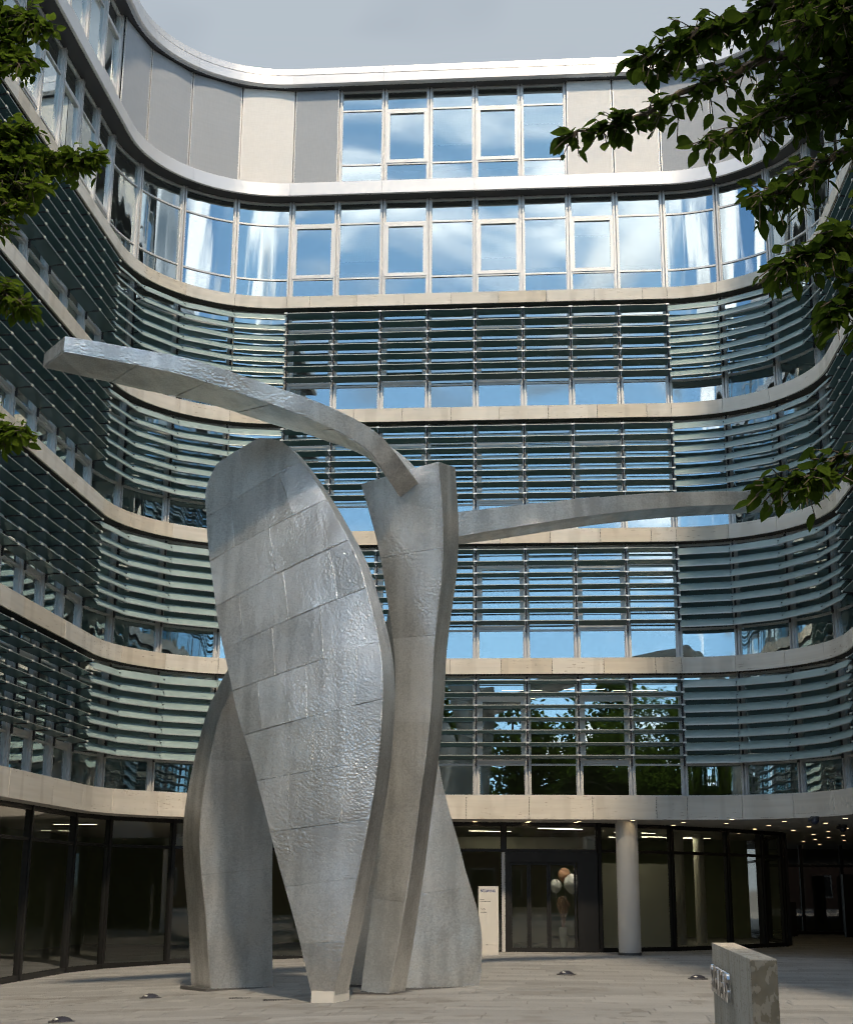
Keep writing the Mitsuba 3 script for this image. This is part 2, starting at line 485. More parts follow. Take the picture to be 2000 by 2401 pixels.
# storeys: mullions, windows, louvres
slat_parts, slat_rest, corner_rest = [], MB(), MB()
trim_mb, clip_mb, wing_glass, end_bars = MB(), MB(), MB(), MB()
pane_count = 0
for F in range(6):
    z0, z1 = TOPS[F] - 0.02, BOTS[F + 1] + 0.03
    tb, tt = (TOPS[F] + 0.79, TOPS[F] + 2.58) if F < 4 else (TOPS[F] + 0.68, TOPS[F] + 2.42) if F == 4 else (TOPS[F] + 0.75, TOPS[F] + 2.55)
    edges = sorted({round(b[0], 4) for b in bays} | {round(b[1], 4) for b in bays})
    for s in edges:
        p, n = path([s])
        p, n = p[0], n[0]
        t = np.array([-n[1], n[0]])
        m = MB()
        for sg in (-1, 1):
            m.add(*obox(p + n * 0.045 + t * 0.042 * sg, t, n, 0.019, 0.055, z0, z1 - 0.01))
        m.add(*obox(p - n * 0.045, t, n, 0.055, 0.034, z0, z1 - 0.01))
        obj('mullion', m.mesh(), 'alu_mat', B)
    for s0, s1, kind, k in bays:
        wing = kind.startswith('wing')
        corner = kind.startswith('corner')
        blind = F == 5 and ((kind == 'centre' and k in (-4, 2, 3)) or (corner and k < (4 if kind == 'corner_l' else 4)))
        n = 8 if corner else 1
        a, b = s0 + 0.062, s1 - 0.062
        m = MB()
        for zz, h in ((z0, 0.06), (tb, 0.05), (tt, 0.05), (z1 - 0.07, 0.06)):
            m.add(*sweep(rect(-0.06, 0.035, zz, zz + h), a, b, n))
        for e in (a, b - 0.03):
            m.add(*sweep(rect(-0.055, 0.03, z0, z1 - 0.01), e, e + 0.03))
        sash = not corner and k % 2 == 0
        fw = 0.105
        if sash:
            m.add(*sweep(rect(-0.05, 0.06, tb + 0.052, tb + 0.052 + fw), a, b))
            m.add(*sweep(rect(-0.05, 0.06, tt - 0.002 - fw, tt - 0.002), a, b))
            m.add(*sweep(rect(-0.05, 0.06, tb + 0.052 + fw, tt - 0.002 - fw), a, a + fw))
            m.add(*sweep(rect(-0.05, 0.06, tb + 0.052 + fw, tt - 0.002 - fw), b - fw, b))
        w = obj('window', m.mesh(), 'alu_mat', B)
        g = [(z0 + 0.06, tb), (tb + 0.05, tt), (tt + 0.05, z1 - 0.07)]
        tilt = rng.uniform(-0.013, 0.013), rng.uniform(-0.012, 0.012)
        for q, (ga, gb) in enumerate(g):
            sa, sb = a, b
            if sash and q == 1:
                ga, gb, sa, sb = ga + fw, gb - fw, a + fw, b - fw
            v, f = sheet(sa, sb, ga, gb, 0.0, 16 if corner else 2)
            # real panes are never quite flat nor quite parallel
            c = path([(s0 + s1) / 2])
            nx = c[1][0]
            ph = rng.uniform(0, 6)
            if corner:
                p_, n_ = path(np.linspace(sa, sb, 17))
                wob = 0.0022 * np.sin(np.linspace(0, 11, 17) + ph) + 0.0016 * np.sin(np.linspace(0, 23, 17) + ph * 2)
                v[:, :2] += np.tile(n_ * wob[:, None], (2, 1))
            else:
                along = np.linspace(-1, 1, 3)
                d = along * tilt[0] * 0.5
                v[:, :2] += nx[None] * np.r_[d - tilt[1] * 0.5, d + tilt[1] * 0.5][:, None]
            if wing:
                wing_glass.add(v, f)
            else:
                obj('pane', (v, f), 'pane_mat', w, smooth=True if corner else False)
        if kind == 'centre' and not blind and (F, k) in ((5, -1), (5, 1), (4, -3), (4, 0), (4, 2), (3, 1), (3, -2), (2, 2), (2, 0), (1, 1), (1, 3)):
            drop = tt - (0.5, 1.1, 0.8)[(F + k) % 3]
            obj('interior_blind', box(a + 0.05, b - 0.05, 0.16, 0.175, drop, z1 - 0.1), 'pale_blind_mat', w)
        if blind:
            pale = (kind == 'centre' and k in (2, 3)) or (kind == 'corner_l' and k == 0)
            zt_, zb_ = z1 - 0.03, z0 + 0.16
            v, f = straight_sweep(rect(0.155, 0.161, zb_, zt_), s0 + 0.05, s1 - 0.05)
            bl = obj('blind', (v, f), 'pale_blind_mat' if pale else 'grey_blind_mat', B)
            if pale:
                tag(bl, label='paler roller blind pulled down over the top floor window')
            obj('bottom_rail', straight_sweep(rect(0.145, 0.172, zb_ - 0.04, zb_), s0 + 0.05, s1 - 0.05), 'bright_metal_mat', bl)
            for s_ in (s0, s1):
                p, n_ = path([s_])
                t = np.array([-n_[0][1], n_[0][0]])
                cc = p[0] + n_[0] * 0.158 + t * (0.034 if s_ == s0 else -0.034) * (1 if abs(t[0]) > 0.5 and t[0] > 0 else 1)
                obj('guide_rail', obox(cc, t, n_[0], 0.010, 0.016, zb_ - 0.08, zt_ + 0.02), 'bright_metal_mat', bl)
        if F < 4:
            top = BOTS[F + 1] - 0.17
            bay_tilt = rng.uniform(-0.016, 0.016)
            for q in range(7):
                zz = top - 0.326 * q
                if corner:
                    poly = [(0.475, zz - 0.205), (0.492, zz - 0.195), (0.317, zz + 0.005), (0.300, zz - 0.005)]
                    msh = straight_sweep(poly, s0 + 0.008, s1 - 0.008)
                    tr = straight_sweep([(0.476, zz - 0.222), (0.497, zz - 0.215), (0.494, zz - 0.194), (0.475, zz - 0.206)], s0 + 0.008, s1 - 0.008)
                else:
                    dz = 0.046 + bay_tilt + 0.006 * rng.uniform(-1, 1)
                    poly = [(0.12, zz - 0.014 - dz), (0.455, zz - 0.012), (0.455, zz + 0.008), (0.12, zz + 0.008 - dz)]
                    msh = straight_sweep(poly, s0 + 0.034, s1 - 0.034)
                    tr = straight_sweep(rect(0.4552, 0.462, zz - 0.008, zz + 0.008), s0 + 0.034, s1 - 0.034)
                trim_mb.add(*tr)
                hidden = wing or (kind == 'centre' and k < -3 and F < 2) or (kind == 'corner_l' and F == 0 and k < 1)
                if not hidden:
                    size = (2 if kind == 'corner_r' else 1.6 if kind == 'corner_l' else 1) + 0.05 * F + (0.3 if kind == 'centre' and k >= 0 else 0) - (0.6 if kind == 'corner_r' and k == 3 else 0)
                    slat_parts.append((size, msh, 'pale_slat_mat' if corner else 'slat_mat'))
                else:
                    (corner_rest if corner else slat_rest).add(*msh)
    # louvre brackets on the mullions
    if F < 4:
        top = BOTS[F + 1] - 0.17
        for s in edges:
            p, n = path([s])
            p, n = p[0], n[0]
            t = np.array([-n[1], n[0]])
            cornerish = HX + 0.1 < abs(s) < HX + 6.1
            m = MB()
            m.add(*obox(p + n * 0.125, t, n, 0.022, 0.022, top - 0.326 * 6 - 0.25, top + 0.13))
            for q in range(7):
                zz = top - 0.326 * q
                if cornerish:
                    m.add(*obox(p + n * 0.30, t, n, 0.008, 0.15, zz - 0.11, zz - 0.085))
                else:
                    m.add(*obox(p + n * 0.30, t, n, 0.008, 0.15, zz - 0.05, zz - 0.022))
                    clip_mb.add(*obox(p + n * 0.463, t, n, 0.045, 0.018, zz - 0.020, zz + 0.018))
            obj('louvre_bracket', m.mesh(), 'dark_metal_mat', B)
    # the far ends of the wings, beyond the frame
    for a, b in ENDS:
        for q in range(int((b - a) / 1.35)):
            s_ = a + 1.35 * (q + 0.5)
            p, n = path([s_])
            p, n = p[0], n[0]
            t = np.array([-n[1], n[0]])
            end_bars.add(*obox(p + n * 0.04, t, n, 0.06, 0.06, z0, z1 - 0.01))
        wing_glass.add(*sheet(a, b, z0, z1, 0.0, 1))
        if F < 4:
            for q in range(7):
                zz = BOTS[F + 1] - 0.17 - 0.326 * q
                slat_rest.add(*straight_sweep([(0.12, zz - 0.026), (0.455, zz - 0.012), (0.455, zz + 0.008), (0.12, zz - 0.004)], a, b))
slat_parts.sort(key=lambda t: -t[0])
for _, msh, mt in slat_parts[:300]:
    obj('louvre_slat', msh, mt, B)
for _, msh, mt in slat_parts[300:]:
    (slat_rest if mt == 'slat_mat' else corner_rest).add(*msh)
if corner_rest.v:
    tag(obj('further_corner_slats', corner_rest.mesh(), 'pale_slat_mat', B), kind='stuff')
tag(obj('further_louvre_slats', slat_rest.mesh(), 'slat_mat', B), kind='stuff')
tag(obj('slat_edge_trim', trim_mb.mesh(), 'trim_mat', B), kind='stuff')
tag(obj('slat_clips', clip_mb.mesh(), 'bright_metal_mat', B), kind='stuff')
tag(obj('wing_end_bars', end_bars.mesh(), 'alu_mat', B), kind='stuff')
tag(obj('wing_panes', wing_glass.mesh(), 'pane_mat', B), kind='stuff')

# ------------------------------------------------------------------ ground floor
GT = 3.33
lob = [(-9.72, -25.0), (-9.72, -10.3), (-9.72, -6.1), (-9.72, -3.0)]
for a in (24, 52, 78):
    lob.append((-5.5 - 4.22 * math.cos(math.radians(a)), -3.0 + 4.22 * math.sin(math.radians(a))))
lob += [(-4.3, 1.30), (-2.5, 1.36), (-0.9, 1.42), (0.66, 1.5), (3.2, 1.75), (5.25, 3.1), (7.0, 4.9), (8.2, 6.4)]
for a in (30, 60, 90):
    lob.append((7.1 + 2.1 * math.sin(math.radians(a)), 8.3 - 2.1 * math.cos(math.radians(a))))
lob += [(9.2, 12.0), (9.2, 18.0)]
lob = np.array(lob)
tr_glass, tr_frame = [], []
for i in range(len(lob)):
    p = lob[i]
    t = lob[min(i + 1, len(lob) - 1)] - lob[max(i - 1, 0)]
    t = t / np.linalg.norm(t)
    n = np.array([t[1], -t[0]])
    if i in (10,):
        hw, hd = 0.06, 0.1
    else:
        hw, hd = 0.045, 0.09
    key = obj('lobby_mullion', obox(p, t, n, hw, hd, -0.6, GT + 0.005), 'black_mat', B)
DOOR_I = 10                                             # the bay with the sliding door
for i in range(len(lob) - 1):
    p, q = lob[i], lob[i + 1]
    t = (q - p) / np.linalg.norm(q - p)
    n = np.array([t[1], -t[0]])
    c, h = (p + q) / 2, np.linalg.norm(q - p) / 2 - 0.05
    gz = float(min(ground_z(p[0]), ground_z(q[0])))
    m = MB()
    m.add(*obox(c, t, n, h, 0.06, gz - 0.1, gz + (0.12 if p[0] < -4 else 0.10)))
    m.add(*obox(c, t, n, h, 0.05, 2.56, 2.64))
    m.add(*obox(c, t, n, h, 0.06, GT - 0.10, GT + 0.004))
    for e in (-1, 1):
        m.add(*obox(c + t * (h - 0.015) * e, t, n, 0.015, 0.045, gz - 0.1, GT))
    w = obj('lobby_window', m.mesh(), 'black_mat', B)
    a, b = c - t * h, c + t * h

    def quad(z0, z1):
        return np.array([[*a, z0], [*b, z0], [*b, z1], [*a, z1]]), np.array([[0, 1, 2, 3]])
    if i != DOOR_I:
        obj('pane', quad(gz + 0.1, 2.56), 'lobby_pane_mat', w)
    obj('pane', quad(2.64, GT - 0.1), 'lobby_pane_mat', w)
# the sliding door in its portal
p, q = lob[DOOR_I], lob[DOOR_I + 1]
t = (q - p) / np.linalg.norm(q - p)
n = np.array([t[1], -t[0]])
D = B + '__entrance_door'
m = MB()
L = np.linalg.norm(q - p)
m.add(*obox(p + t * (L / 2), t, n, L / 2 - 0.046, 0.12, 2.30, 2.555))
m.add(*obox(p + t * 0.10, t, n, 0.055, 0.12, -0.02, 2.30))
m.add(*obox(p + t * (L - 0.32), t, n, 0.27, 0.12, -0.02, 2.30))
D = obj('entrance_door', m.mesh(), 'black_mat', B)
for u0, u1 in ((0.16, 0.67), (0.67, 1.20), (1.20, 1.94)):
    m = MB()
    cu = (u0 + u1) / 2
    for z_a, z_b in ((0.01, 0.09), (2.22, 2.30)):
        m.add(*obox(p + t * cu, t, n, (u1 - u0) / 2 - 0.004, 0.03, z_a, z_b))
    for uu in (u0 + 0.03, u1 - 0.03):
        m.add(*obox(p + t * uu, t, n, 0.026, 0.03, 0.09, 2.22))
    obj('door_leaf', m.mesh(), 'black_mat', D)
    a, b = p + t * (u0 + 0.056), p + t * (u1 - 0.056)
    obj('door_pane', (np.array([[*a, 0.09], [*b, 0.09], [*b, 2.22], [*a, 2.22]]), np.array([[0, 1, 2, 3]])), 'lobby_pane_mat', D)
obj('door_sensor', obox(p + t * 1.1 + n * 0.16, t, n, 0.11, 0.03, 2.42, 2.49), 'black_mat', D)
obj('door_jamb', obox(p + n * 0.06 - t * 0.02, t, n, 0.045, 0.07, -0.02, 2.55), 'alu_mat', D)

# lobby behind the glass
inner = MB()
inner.add(*box(-23, 9.0, 15.0, 15.2, -0.6, GT))
inner.add(*box(-15.2, -15.0, -25, 15.0, -0.6, GT))
obj('lobby_wall', inner.mesh(), 'lobby_wall_mat', B)
obj('lobby_partition', box(3.35, 5.6, 6.2, 6.35, -0.1, 2.35), 'white_wall_mat', B)
obj('lobby_partition', box(2.75, 3.33, 5.9, 6.35, -0.1, 2.45), 'beige_wall_mat', B)
obj('lobby_bulkhead', box(-2.6, 3.0, 5.2, 5.6, 2.72, 3.08), 'white_wall_mat', B)
obj('lobby_desk', box(0.7, 1.9, 7.4, 8.0, 0.0, 1.05), 'white_wall_mat', B)
for x in (5.9, 6.6):
    obj('lobby_column', trimesh.creation.cylinder(0.17, 3.3, sections=20, transform=trimesh.transformations.translation_matrix([x, 7.9 + (x - 5.9), 1.65])), 'column_mat', B, smooth=30)
# far glazing of the undercroft
m, pg = MB(), MB()
for x in np.arange(10.2, 29, 1.55):
    m.add(*box(x - 0.06, x + 0.06, 20.0, 20.2, -0.1, GT))
m.add(*box(9.4, 29, 20.02, 20.18, 2.5, 2.6))
m.add(*box(9.4, 29, 20.02, 20.18, -0.1, 0.1))
pw = obj('passage_window', m.mesh(), 'black_mat', B)
obj('pane', (np.array([[9.4, 20.1, 0.1], [29, 20.1, 0.1], [29, 20.1, 3.3], [9.4, 20.1, 3.3]]), np.array([[0, 1, 2, 3]])), 'lobby_pane_mat', pw)
obj('passage_wall', box(9.4, 30, 25.5, 25.7, -0.3, GT), 'interior_mat', B)
obj('passage_wall', box(29.5, 29.7, -25, 25.5, -0.3, GT), 'interior_mat', B)
for x in (10.5, 12.7, 13.7, 14.6):
    obj('passage_pier', box(x, x + 0.45, 17.0, 17.35, -0.1, 2.2 if x > 11 else 1.2), 'black_mat', B)

# column under the soffit
cyl = trimesh.creation.cylinder(0.285, 3.345, sections=48)
cyl.apply_translation([3.88, 0.22, 3.345 / 2 - 0.01])
col = obj('column', cyl, 'column_mat', B, smooth=40)
ring = trimesh.creation.cylinder(0.297, 0.06, sections=48)
ring.apply_translation([3.88, 0.22, 0.03])
obj('column_base_ring', ring, 'galv_dark_mat', col, smooth=40)

# recessed downlights, lit
DL = [(-0.09, 1.0), (1.36, 0.49), (1.31, 1.25), (2.67, 0.62), (2.60, 1.35), (4.02, -0.28), (5.3, 2.5), (6.44, -0.95), (6.6, 1.49), (5.4, 0.74), (7.9, 0.13),
      (7.89, 2.58), (7.84, 4.86), (9.1, 0.93), (9.1, 3.33), (9.08, -1.64), (9.05, 5.53), (10.27, 4.04), (10.23, 6.49), (10.21, 8.74), (11.26, 9.34),
      (11.2, 11.44), (11.12, 13.37), (12.22, 13.97), (11.13, 15.71), (12.21, 18.41)]
for x, y in DL:
    rim = trimesh.creation.annulus(0.062, 0.082, 0.012, sections=20)
    rim.apply_translation([x, y, 3.327])
    k = obj('downlight', rim, 'bright_metal_mat', B, smooth=30)
    ang = np.linspace(0, 2 * PI, 17)[:-1]
    v = np.c_[x + 0.06 * np.cos(ang), y + 0.06 * np.sin(ang), np.full(16, 3.329)]
    v = np.vstack([v, [x, y, 3.329]])
    f = np.array([[(i + 1) % 16, i, 16] for i in range(16)])
    put('bulb', {**mikit.ply((v, f), 'white_panel_mat'), 'emitter': {'type': 'area', 'radiance': {'type': 'rgb', 'value': [5.0, 3.6, 1.9]}}}, k)
# strip lights upstairs and in the lobby, several lobby ones added as fill
for (x, y, z, L_) in [(-1.6, 1.6, 6.9, 1.1), (-0.2, 2.4, 6.9, 1.1), (1.2, 1.5, 6.9, 1.1), (2.9, 1.4, 6.9, 1.1), (4.3, 1.6, 6.9, 1.2), (3.6, 3.0, 6.9, 1.1), (1.0, 3.2, 6.9, 1.1), (0.2, 4.2, 3.2, 1.2), (2.2, 2.55, 3.2, 1.2), (4.4, 5.2, 3.2, 1.2), (-6.5, 5.5, 3.2, 1.2), (-11.8, -9.0, 3.2, 1.2), (-12.0, -4.0, 3.2, 1.2), (-11.0, 1.0, 3.2, 1.2), (-9.0, 9.0, 3.2, 1.2), (5.6, 8.4, 3.2, 1.6), (6.4, 9.6, 3.2, 1.4), (4.4, 8.6, 3.2, 1.2)]:  # lobby ones by the door and at left added to brighten the interior
    k = obj('strip_or_fill_light', box(x - L_ / 2 - 0.02, x + L_ / 2 + 0.02, y - 0.06, y + 0.06, z + 0.012, z + 0.06), 'white_panel_mat', B)
    v = np.array([[x - L_ / 2, y - 0.045, z + 0.008], [x + L_ / 2, y - 0.045, z + 0.008], [x + L_ / 2, y + 0.045, z + 0.008], [x - L_ / 2, y + 0.045, z + 0.008]])
    put('tube', {**mikit.ply((v, np.array([[0, 2, 1], [0, 3, 2]])), 'white_panel_mat'), 'emitter': {'type': 'area', 'radiance': {'type': 'rgb', 'value': [3.2, 3.0, 1.7] if z > 4 else [10.0, 9.5, 8.0] if abs(y - 2.55) < 0.01 else [3.6, 3.3, 2.2]}}}, k)  # tube by the balloons turned up in place of daylight

# cameras hung from the soffit
for (x, y, where) in ((8.24, -2.2, 'nearer the stone band'), (9.75, 2.0, 'deeper under the soffit at the right edge')):
    c = thing('security_camera', f'small dark dome camera under the soffit, {where}', 'security camera')
    b_ = trimesh.creation.cylinder(0.11, 0.07, sections=24)
    b_.apply_translation([x, y, 3.30])
    obj('mount', b_, 'dark_metal_mat', c, smooth=40)
    s_ = trimesh.creation.icosphere(3, 0.095)
    s_.apply_translation([x, y, 3.235])
    obj('dome', s_, 'lens_mat', c, smooth=True)
    e_ = trimesh.creation.cylinder(0.04, 0.2, sections=16, transform=trimesh.transformations.rotation_matrix(PI / 2, [0, 1, 0]))
    e_.apply_translation([x - 0.06, y, 3.255])
    obj('housing', e_, 'dark_metal_mat', c, smooth=40)

# small lit exit box inside
obj('ceiling_box', box(4.05, 4.45, 2.9, 2.98, 2.98, 3.16), 'white_wall_mat', B)

# ------------------------------------------------------------------ ground
xs = np.r_[-120, -60, -30, np.linspace(-12, 0.6, 10), 8, 30, 60, 120]
ys = np.r_[-200, -80, np.linspace(-42, 26, 18), 80]
gx, gy = np.meshgrid(xs, ys)
v = np.c_[gx.ravel(), gy.ravel(), ground_z(gx.ravel()) - 0.009]
nx_, ny_ = len(xs), len(ys)
f = np.array([[j * nx_ + i, j * nx_ + i + 1, (j + 1) * nx_ + i + 1, (j + 1) * nx_ + i] for j in range(ny_ - 1) for i in range(nx_ - 1)])
G = tag(obj('plaza_ground', (v, f), 'ground_mat'), label='pale grey stone paving of the courtyard', kind='structure')


def crand(*c):
    """the same hash as mikit.cell_rand, in numpy"""
    x, y, z = ([*c, 0, 0])[:3]
    x, y, z = (int(math.floor(q)) + 1000000 for q in (x, y, z))
    h = (x * 374761393 + y * 668265263 + z * 2147483647) & 0xFFFFFFFF
    h = ((h ^ (h >> 13)) * 1274126177) & 0xFFFFFFFF
    return ((h ^ (h >> 16)) & 0xFFFFFF) / 16777215.0


cnt = 0
for r in range(38, 56):
    y0, y1 = r * 0.5 - 40.0, r * 0.5 - 39.5
    sh = crand(r, 5) * 3.0
    dcam = (y0 + 37.45)
    half = dcam * 0.318
    cx = 1.66 - 0.0807 * dcam
    for cidx in range(0, 60):
        xa, xb = (cidx - sh) * 1.45 - 30, (cidx + 1 - sh) * 1.45 - 30
        if xb < cx - half or xa > cx + half or cnt >= 300:
            continue
        g = 0.006
        dz = rng.uniform(-0.0015, 0.0025)
        x_ = [xa + g, xb - g]
        zt = [float(ground_z(x_[0])) + dz, float(ground_z(x_[1])) + dz]
        ch = 0.006
        top = [[x_[0] + ch, y0 + g + ch, zt[0]], [x_[1] - ch, y0 + g + ch, zt[1]], [x_[1] - ch, y1 - g - ch, zt[1]], [x_[0] + ch, y1 - g - ch, zt[0]]]
        mid = [[x_[0], y0 + g, zt[0] - ch], [x_[1], y0 + g, zt[1] - ch], [x_[1], y1 - g, zt[1] - ch], [x_[0], y1 - g, zt[0] - ch]]
        low = [[a_[0], a_[1], a_[2] - 0.03] for a_ in mid]
        obj('paving_stone', fix(*prism([low, mid, top])), 'paver_mat', G)
        cnt += 1

# drain covers and slot
for x, y, w_, d_ in ((-3.15, -13.6, 0.55, 0.10), (-2.35, -14.3, 0.75, 0.12), (-0.9, -12.9, 0.5, 0.10)):
    z = float(ground_z(x))
    m = MB()
    m.add(*box(x - w_ / 2, x + w_ / 2, y - d_ / 2, y + d_ / 2, z - 0.02, z + 0.005))
    k = obj('drain_cover', m.mesh(), 'dark_metal_mat', G)

# ground up-lights
for x, y, txt in ((-4.92, -12.9, 'left of the left sculpture leg'), (-4.97, -17.3, 'nearest the lower left corner'),
                  (2.12, -8.6, 'on open paving in front of the entrance door'), (4.55, -9.5, 'beside the concrete sign wall'), (-1.95, -7.2, 'behind the middle foot of the sculpture')):
    z = float(ground_z(x))
    u = thing('ground_light', f'low dark dome light in the paving {txt}', 'ground light', 'dome lights set in the paving')
    prof = np.array([[0.0, 0.085], [0.06, 0.082], [0.12, 0.066], [0.165, 0.040], [0.19, 0.012], [0.20, 0.0], [0.20, -0.03]])
    dome = trimesh.creation.revolve(prof[::-1], sections=32)
    dome.apply_scale([0.78, 0.78, 0.85])
    dome.apply_translation([x, y, z])
    obj('dome', dome, 'lamp_body_mat', u, smooth=40)
    rg = trimesh.creation.annulus(0.15, 0.185, 0.018, sections=32)
    rg.apply_translation([x, y, z + 0.004])
    obj('rim', rg, 'galv_dark_mat', u, smooth=30)
    ln = trimesh.creation.icosphere(2, 0.045)
    ln.apply_scale([0.8, 0.4, 0.35])
    ln.apply_translation([x - 0.05, y - 0.11, z + 0.042])
    obj('lens', ln, 'bright_metal_mat', u, smooth=True)

# ------------------------------------------------------------------ info stele by the door
S = thing('info_stele', 'slim white information panel standing left of the entrance door', 'sign')
x0, x1, y0 = 0.06, 0.57, -0.35
obj('panel', box(x0, x1, y0, y0 + 0.09, 0.24, 1.66), 'white_panel_mat', S)
obj('base', box(x0 + 0.004, x1 - 0.004, y0 + 0.004, y0 + 0.086, -0.03, 0.236), 'column_mat', S)


def text_on(txt, height, origin, xdir, zdir, bsdf, parent, name='lettering', bold=True, depth=0.003):
    t_ = meshkit.text_mesh(txt, height, depth, bold)
    V = np.array(t_.vertices)
    xd, zd = np.asarray(xdir, float), np.asarray(zdir, float)
    nd = np.cross(xd, zd)
    W = np.asarray(origin) + V[:, :1] * xd + V[:, 1:2] * zd + V[:, 2:] * nd
    return obj(name, (W, np.array(t_.faces)), bsdf, parent), V


text_on('SIEMENS', 0.062, (x0 + 0.05, y0 - 0.001, 1.515), (1, 0, 0), (0, 0, 1), 'blue_print_mat', S)
for zz, ww in ((1.32, 0.10), (1.275, 0.27), (1.09, 0.12), (1.01, 0.14)):
    lines = MB()
    xx = x0 + 0.05
    while xx < x0 + 0.05 + ww:
        w_ = rng.uniform(0.012, 0.03)
        lines.add(*box(xx, xx + w_, y0 - 0.003, y0, zz, zz + 0.017))
        xx += w_ + 0.007
    tag(obj('small_print', lines.mesh(), 'grey_print_mat', S), kind='stuff')

# ------------------------------------------------------------------ concrete sign wall with steel letters
W_ = thing('sign_wall', 'low rough concrete wall at lower right carrying steel letters on its side', 'sign wall')
A, Bq, C, Dq = np.array([3.53, -23.98]), np.array([3.78, -23.90]), np.array([3.93, -19.78]), np.array([3.66, -19.85])
Hs = 1.0
m = MB()
ringz = []
for z, ins in ((-0.2, 0.0), (Hs - 0.012, 0.0), (Hs, 0.010)):
    ctr = (A + Bq + C + Dq) / 4
    ringz.append([[*(q + (ctr - q) / np.linalg.norm(ctr - q) * ins * 1.5), z] for q in (A + [0, 0.03], Bq + [0, 0.03], C, Dq)])
obj('wall_block', fix(*prism(ringz)), 'concrete_mat', W_)
# broken-faced end
nyy, nzz = 12, 44
gv = []
for j in range(nzz + 1):
    for i in range(nyy + 1):
        u_, z_ = i / nyy, -0.2 + (Hs + 0.19) * j / nzz
        q = A + (Bq - A) * u_
        edge = min(1.0, min(i, nyy - i) / 1.5) * min(1.0, (nzz - j) / 2)
        dn = 0.012 + 0.028 * edge * meshkit.fbm(np.array([u_ * 2.2, z_ * 6.0, 1.3]), 4, 3)
        gv.append([q[0], q[1] + 0.03 - dn, z_])
gf = np.array([[j * (nyy + 1) + i, j * (nyy + 1) + i + 1, (j + 1) * (nyy + 1) + i + 1, (j + 1) * (nyy + 1) + i] for j in range(nzz) for i in range(nyy)])
tag(obj('rough_end', (np.array(gv), gf), 'rough_concrete_mat', W_, smooth=35), label='rough broken end face, darker brown with pale patches')
ld = (A - Dq) / np.linalg.norm(A - Dq)
hgt = 0.27
total = meshkit.text_mesh('SIEMENS', hgt, 0.04, True).bounds[1][0]
pos = 0.32
for ch in 'SIEMENS':
    t_ = meshkit.text_mesh(ch, hgt, 0.03, True)
    V = np.array(t_.vertices)
    nd = np.array([ld[1], -ld[0]])
    nd = nd if nd[0] < 0 else -nd
    o = Dq + ld * pos + nd * 0.025
    Wv = np.c_[o[0] + V[:, 0] * ld[0] + V[:, 2] * nd[0], o[1] + V[:, 0] * ld[1] + V[:, 2] * nd[1], 0.50 + V[:, 1]]
    obj('letter', fix(Wv, np.array(t_.faces)), 'steel_mat', W_)
    o2 = np.array([3.80, -23.2]) + np.array([0.0355, 0.999]) * (0.15 + pos) + np.array([0.028, 0])
    Wv = np.c_[o2[0] + V[:, 0] * 0.0355 + V[:, 2], o2[1] + V[:, 0] * 0.999, 0.50 + V[:, 1]]
    obj('letter', fix(Wv, np.array(t_.faces)), 'steel_mat', W_)
    pos += V[:, 0].max() + 0.07

# ------------------------------------------------------------------ balloons in the lobby
for (x, y, z, r, mat, txt) in ((2.06, 3.3, 1.68, 0.17, 'balloon_white_mat', 'smaller cream balloon on the left, behind the entrance door'), (2.52, 3.2, 1.74, 0.24, 'balloon_white_mat', 'larger white balloon on the right, behind the entrance door'), (2.30, 3.6, 1.98, 0.18, 'balloon_peach_mat', 'peach coloured balloon between and above the two white ones')):
    bl = trimesh.creation.icosphere(3, r)
    V = np.array(bl.vertices)
    V[:, 2] *= 1.15
    V[:, :2] *= (1 - 0.22 * np.clip(-V[:, 2:] / r, 0, 1))
    bl = trimesh.Trimesh(V + [x, y, z], bl.faces, process=False)
    k = thing('balloon', txt, 'balloon')
    obj('skin', bl, mat, k, smooth=True)
    obj('knot', trimesh.creation.cone(0.02, 0.04, sections=10, transform=trimesh.transformations.translation_matrix([x, y, z - r * 1.15 - 0.03])), mat, k)
    obj('string', tube([[x, y, z - r * 1.15], [x + 0.02, y + 0.05, z - 0.6], [2.25, 3.6, 0.8]], 0.004, 4), 'white_panel_mat', k)
pamp = MB()
for i in range(60):
    a, r0 = rng.uniform(0, 2 * PI), rng.uniform(0, 0.04)
    lean = rng.uniform(0.05, 0.2)
    pts = [[2.25 + r0 * math.cos(a) + lean * math.cos(a) * s_ ** 1.5, 3.6 + r0 * math.sin(a) + lean * math.sin(a) * s_ ** 1.5, 0.55 + (0.95 - lean) * s_ - 0.5 * lean * s_ ** 4] for s_ in (0, 0.35, 0.7, 0.9, 1)]
    pamp.add(*tube(pts, [0.004, 0.008, 0.026, 0.03, 0.004], 4))
k = thing('dried_grass_bouquet', 'bunch of tan dried plumes below the balloons behind the door', 'bouquet')
obj('plumes', pamp.mesh(), 'straw_mat', k, smooth=40)
obj('vase', trimesh.creation.cylinder(0.11, 0.55, sections=24, transform=trimesh.transformations.translation_matrix([2.25, 3.6, 0.3])), 'white_wall_mat', k, smooth=40)

# ------------------------------------------------------------------ abstract metal sculpture
SC = thing('sculpture', 'tall abstract sculpture of galvanised metal blades with two long arms standing in the courtyard', 'sculpture')


def spline(ts, vals, n):
    x = np.linspace(ts[0], ts[-1], n)
    return PchipInterpolator(ts, np.asarray(vals, float), axis=0)(x)


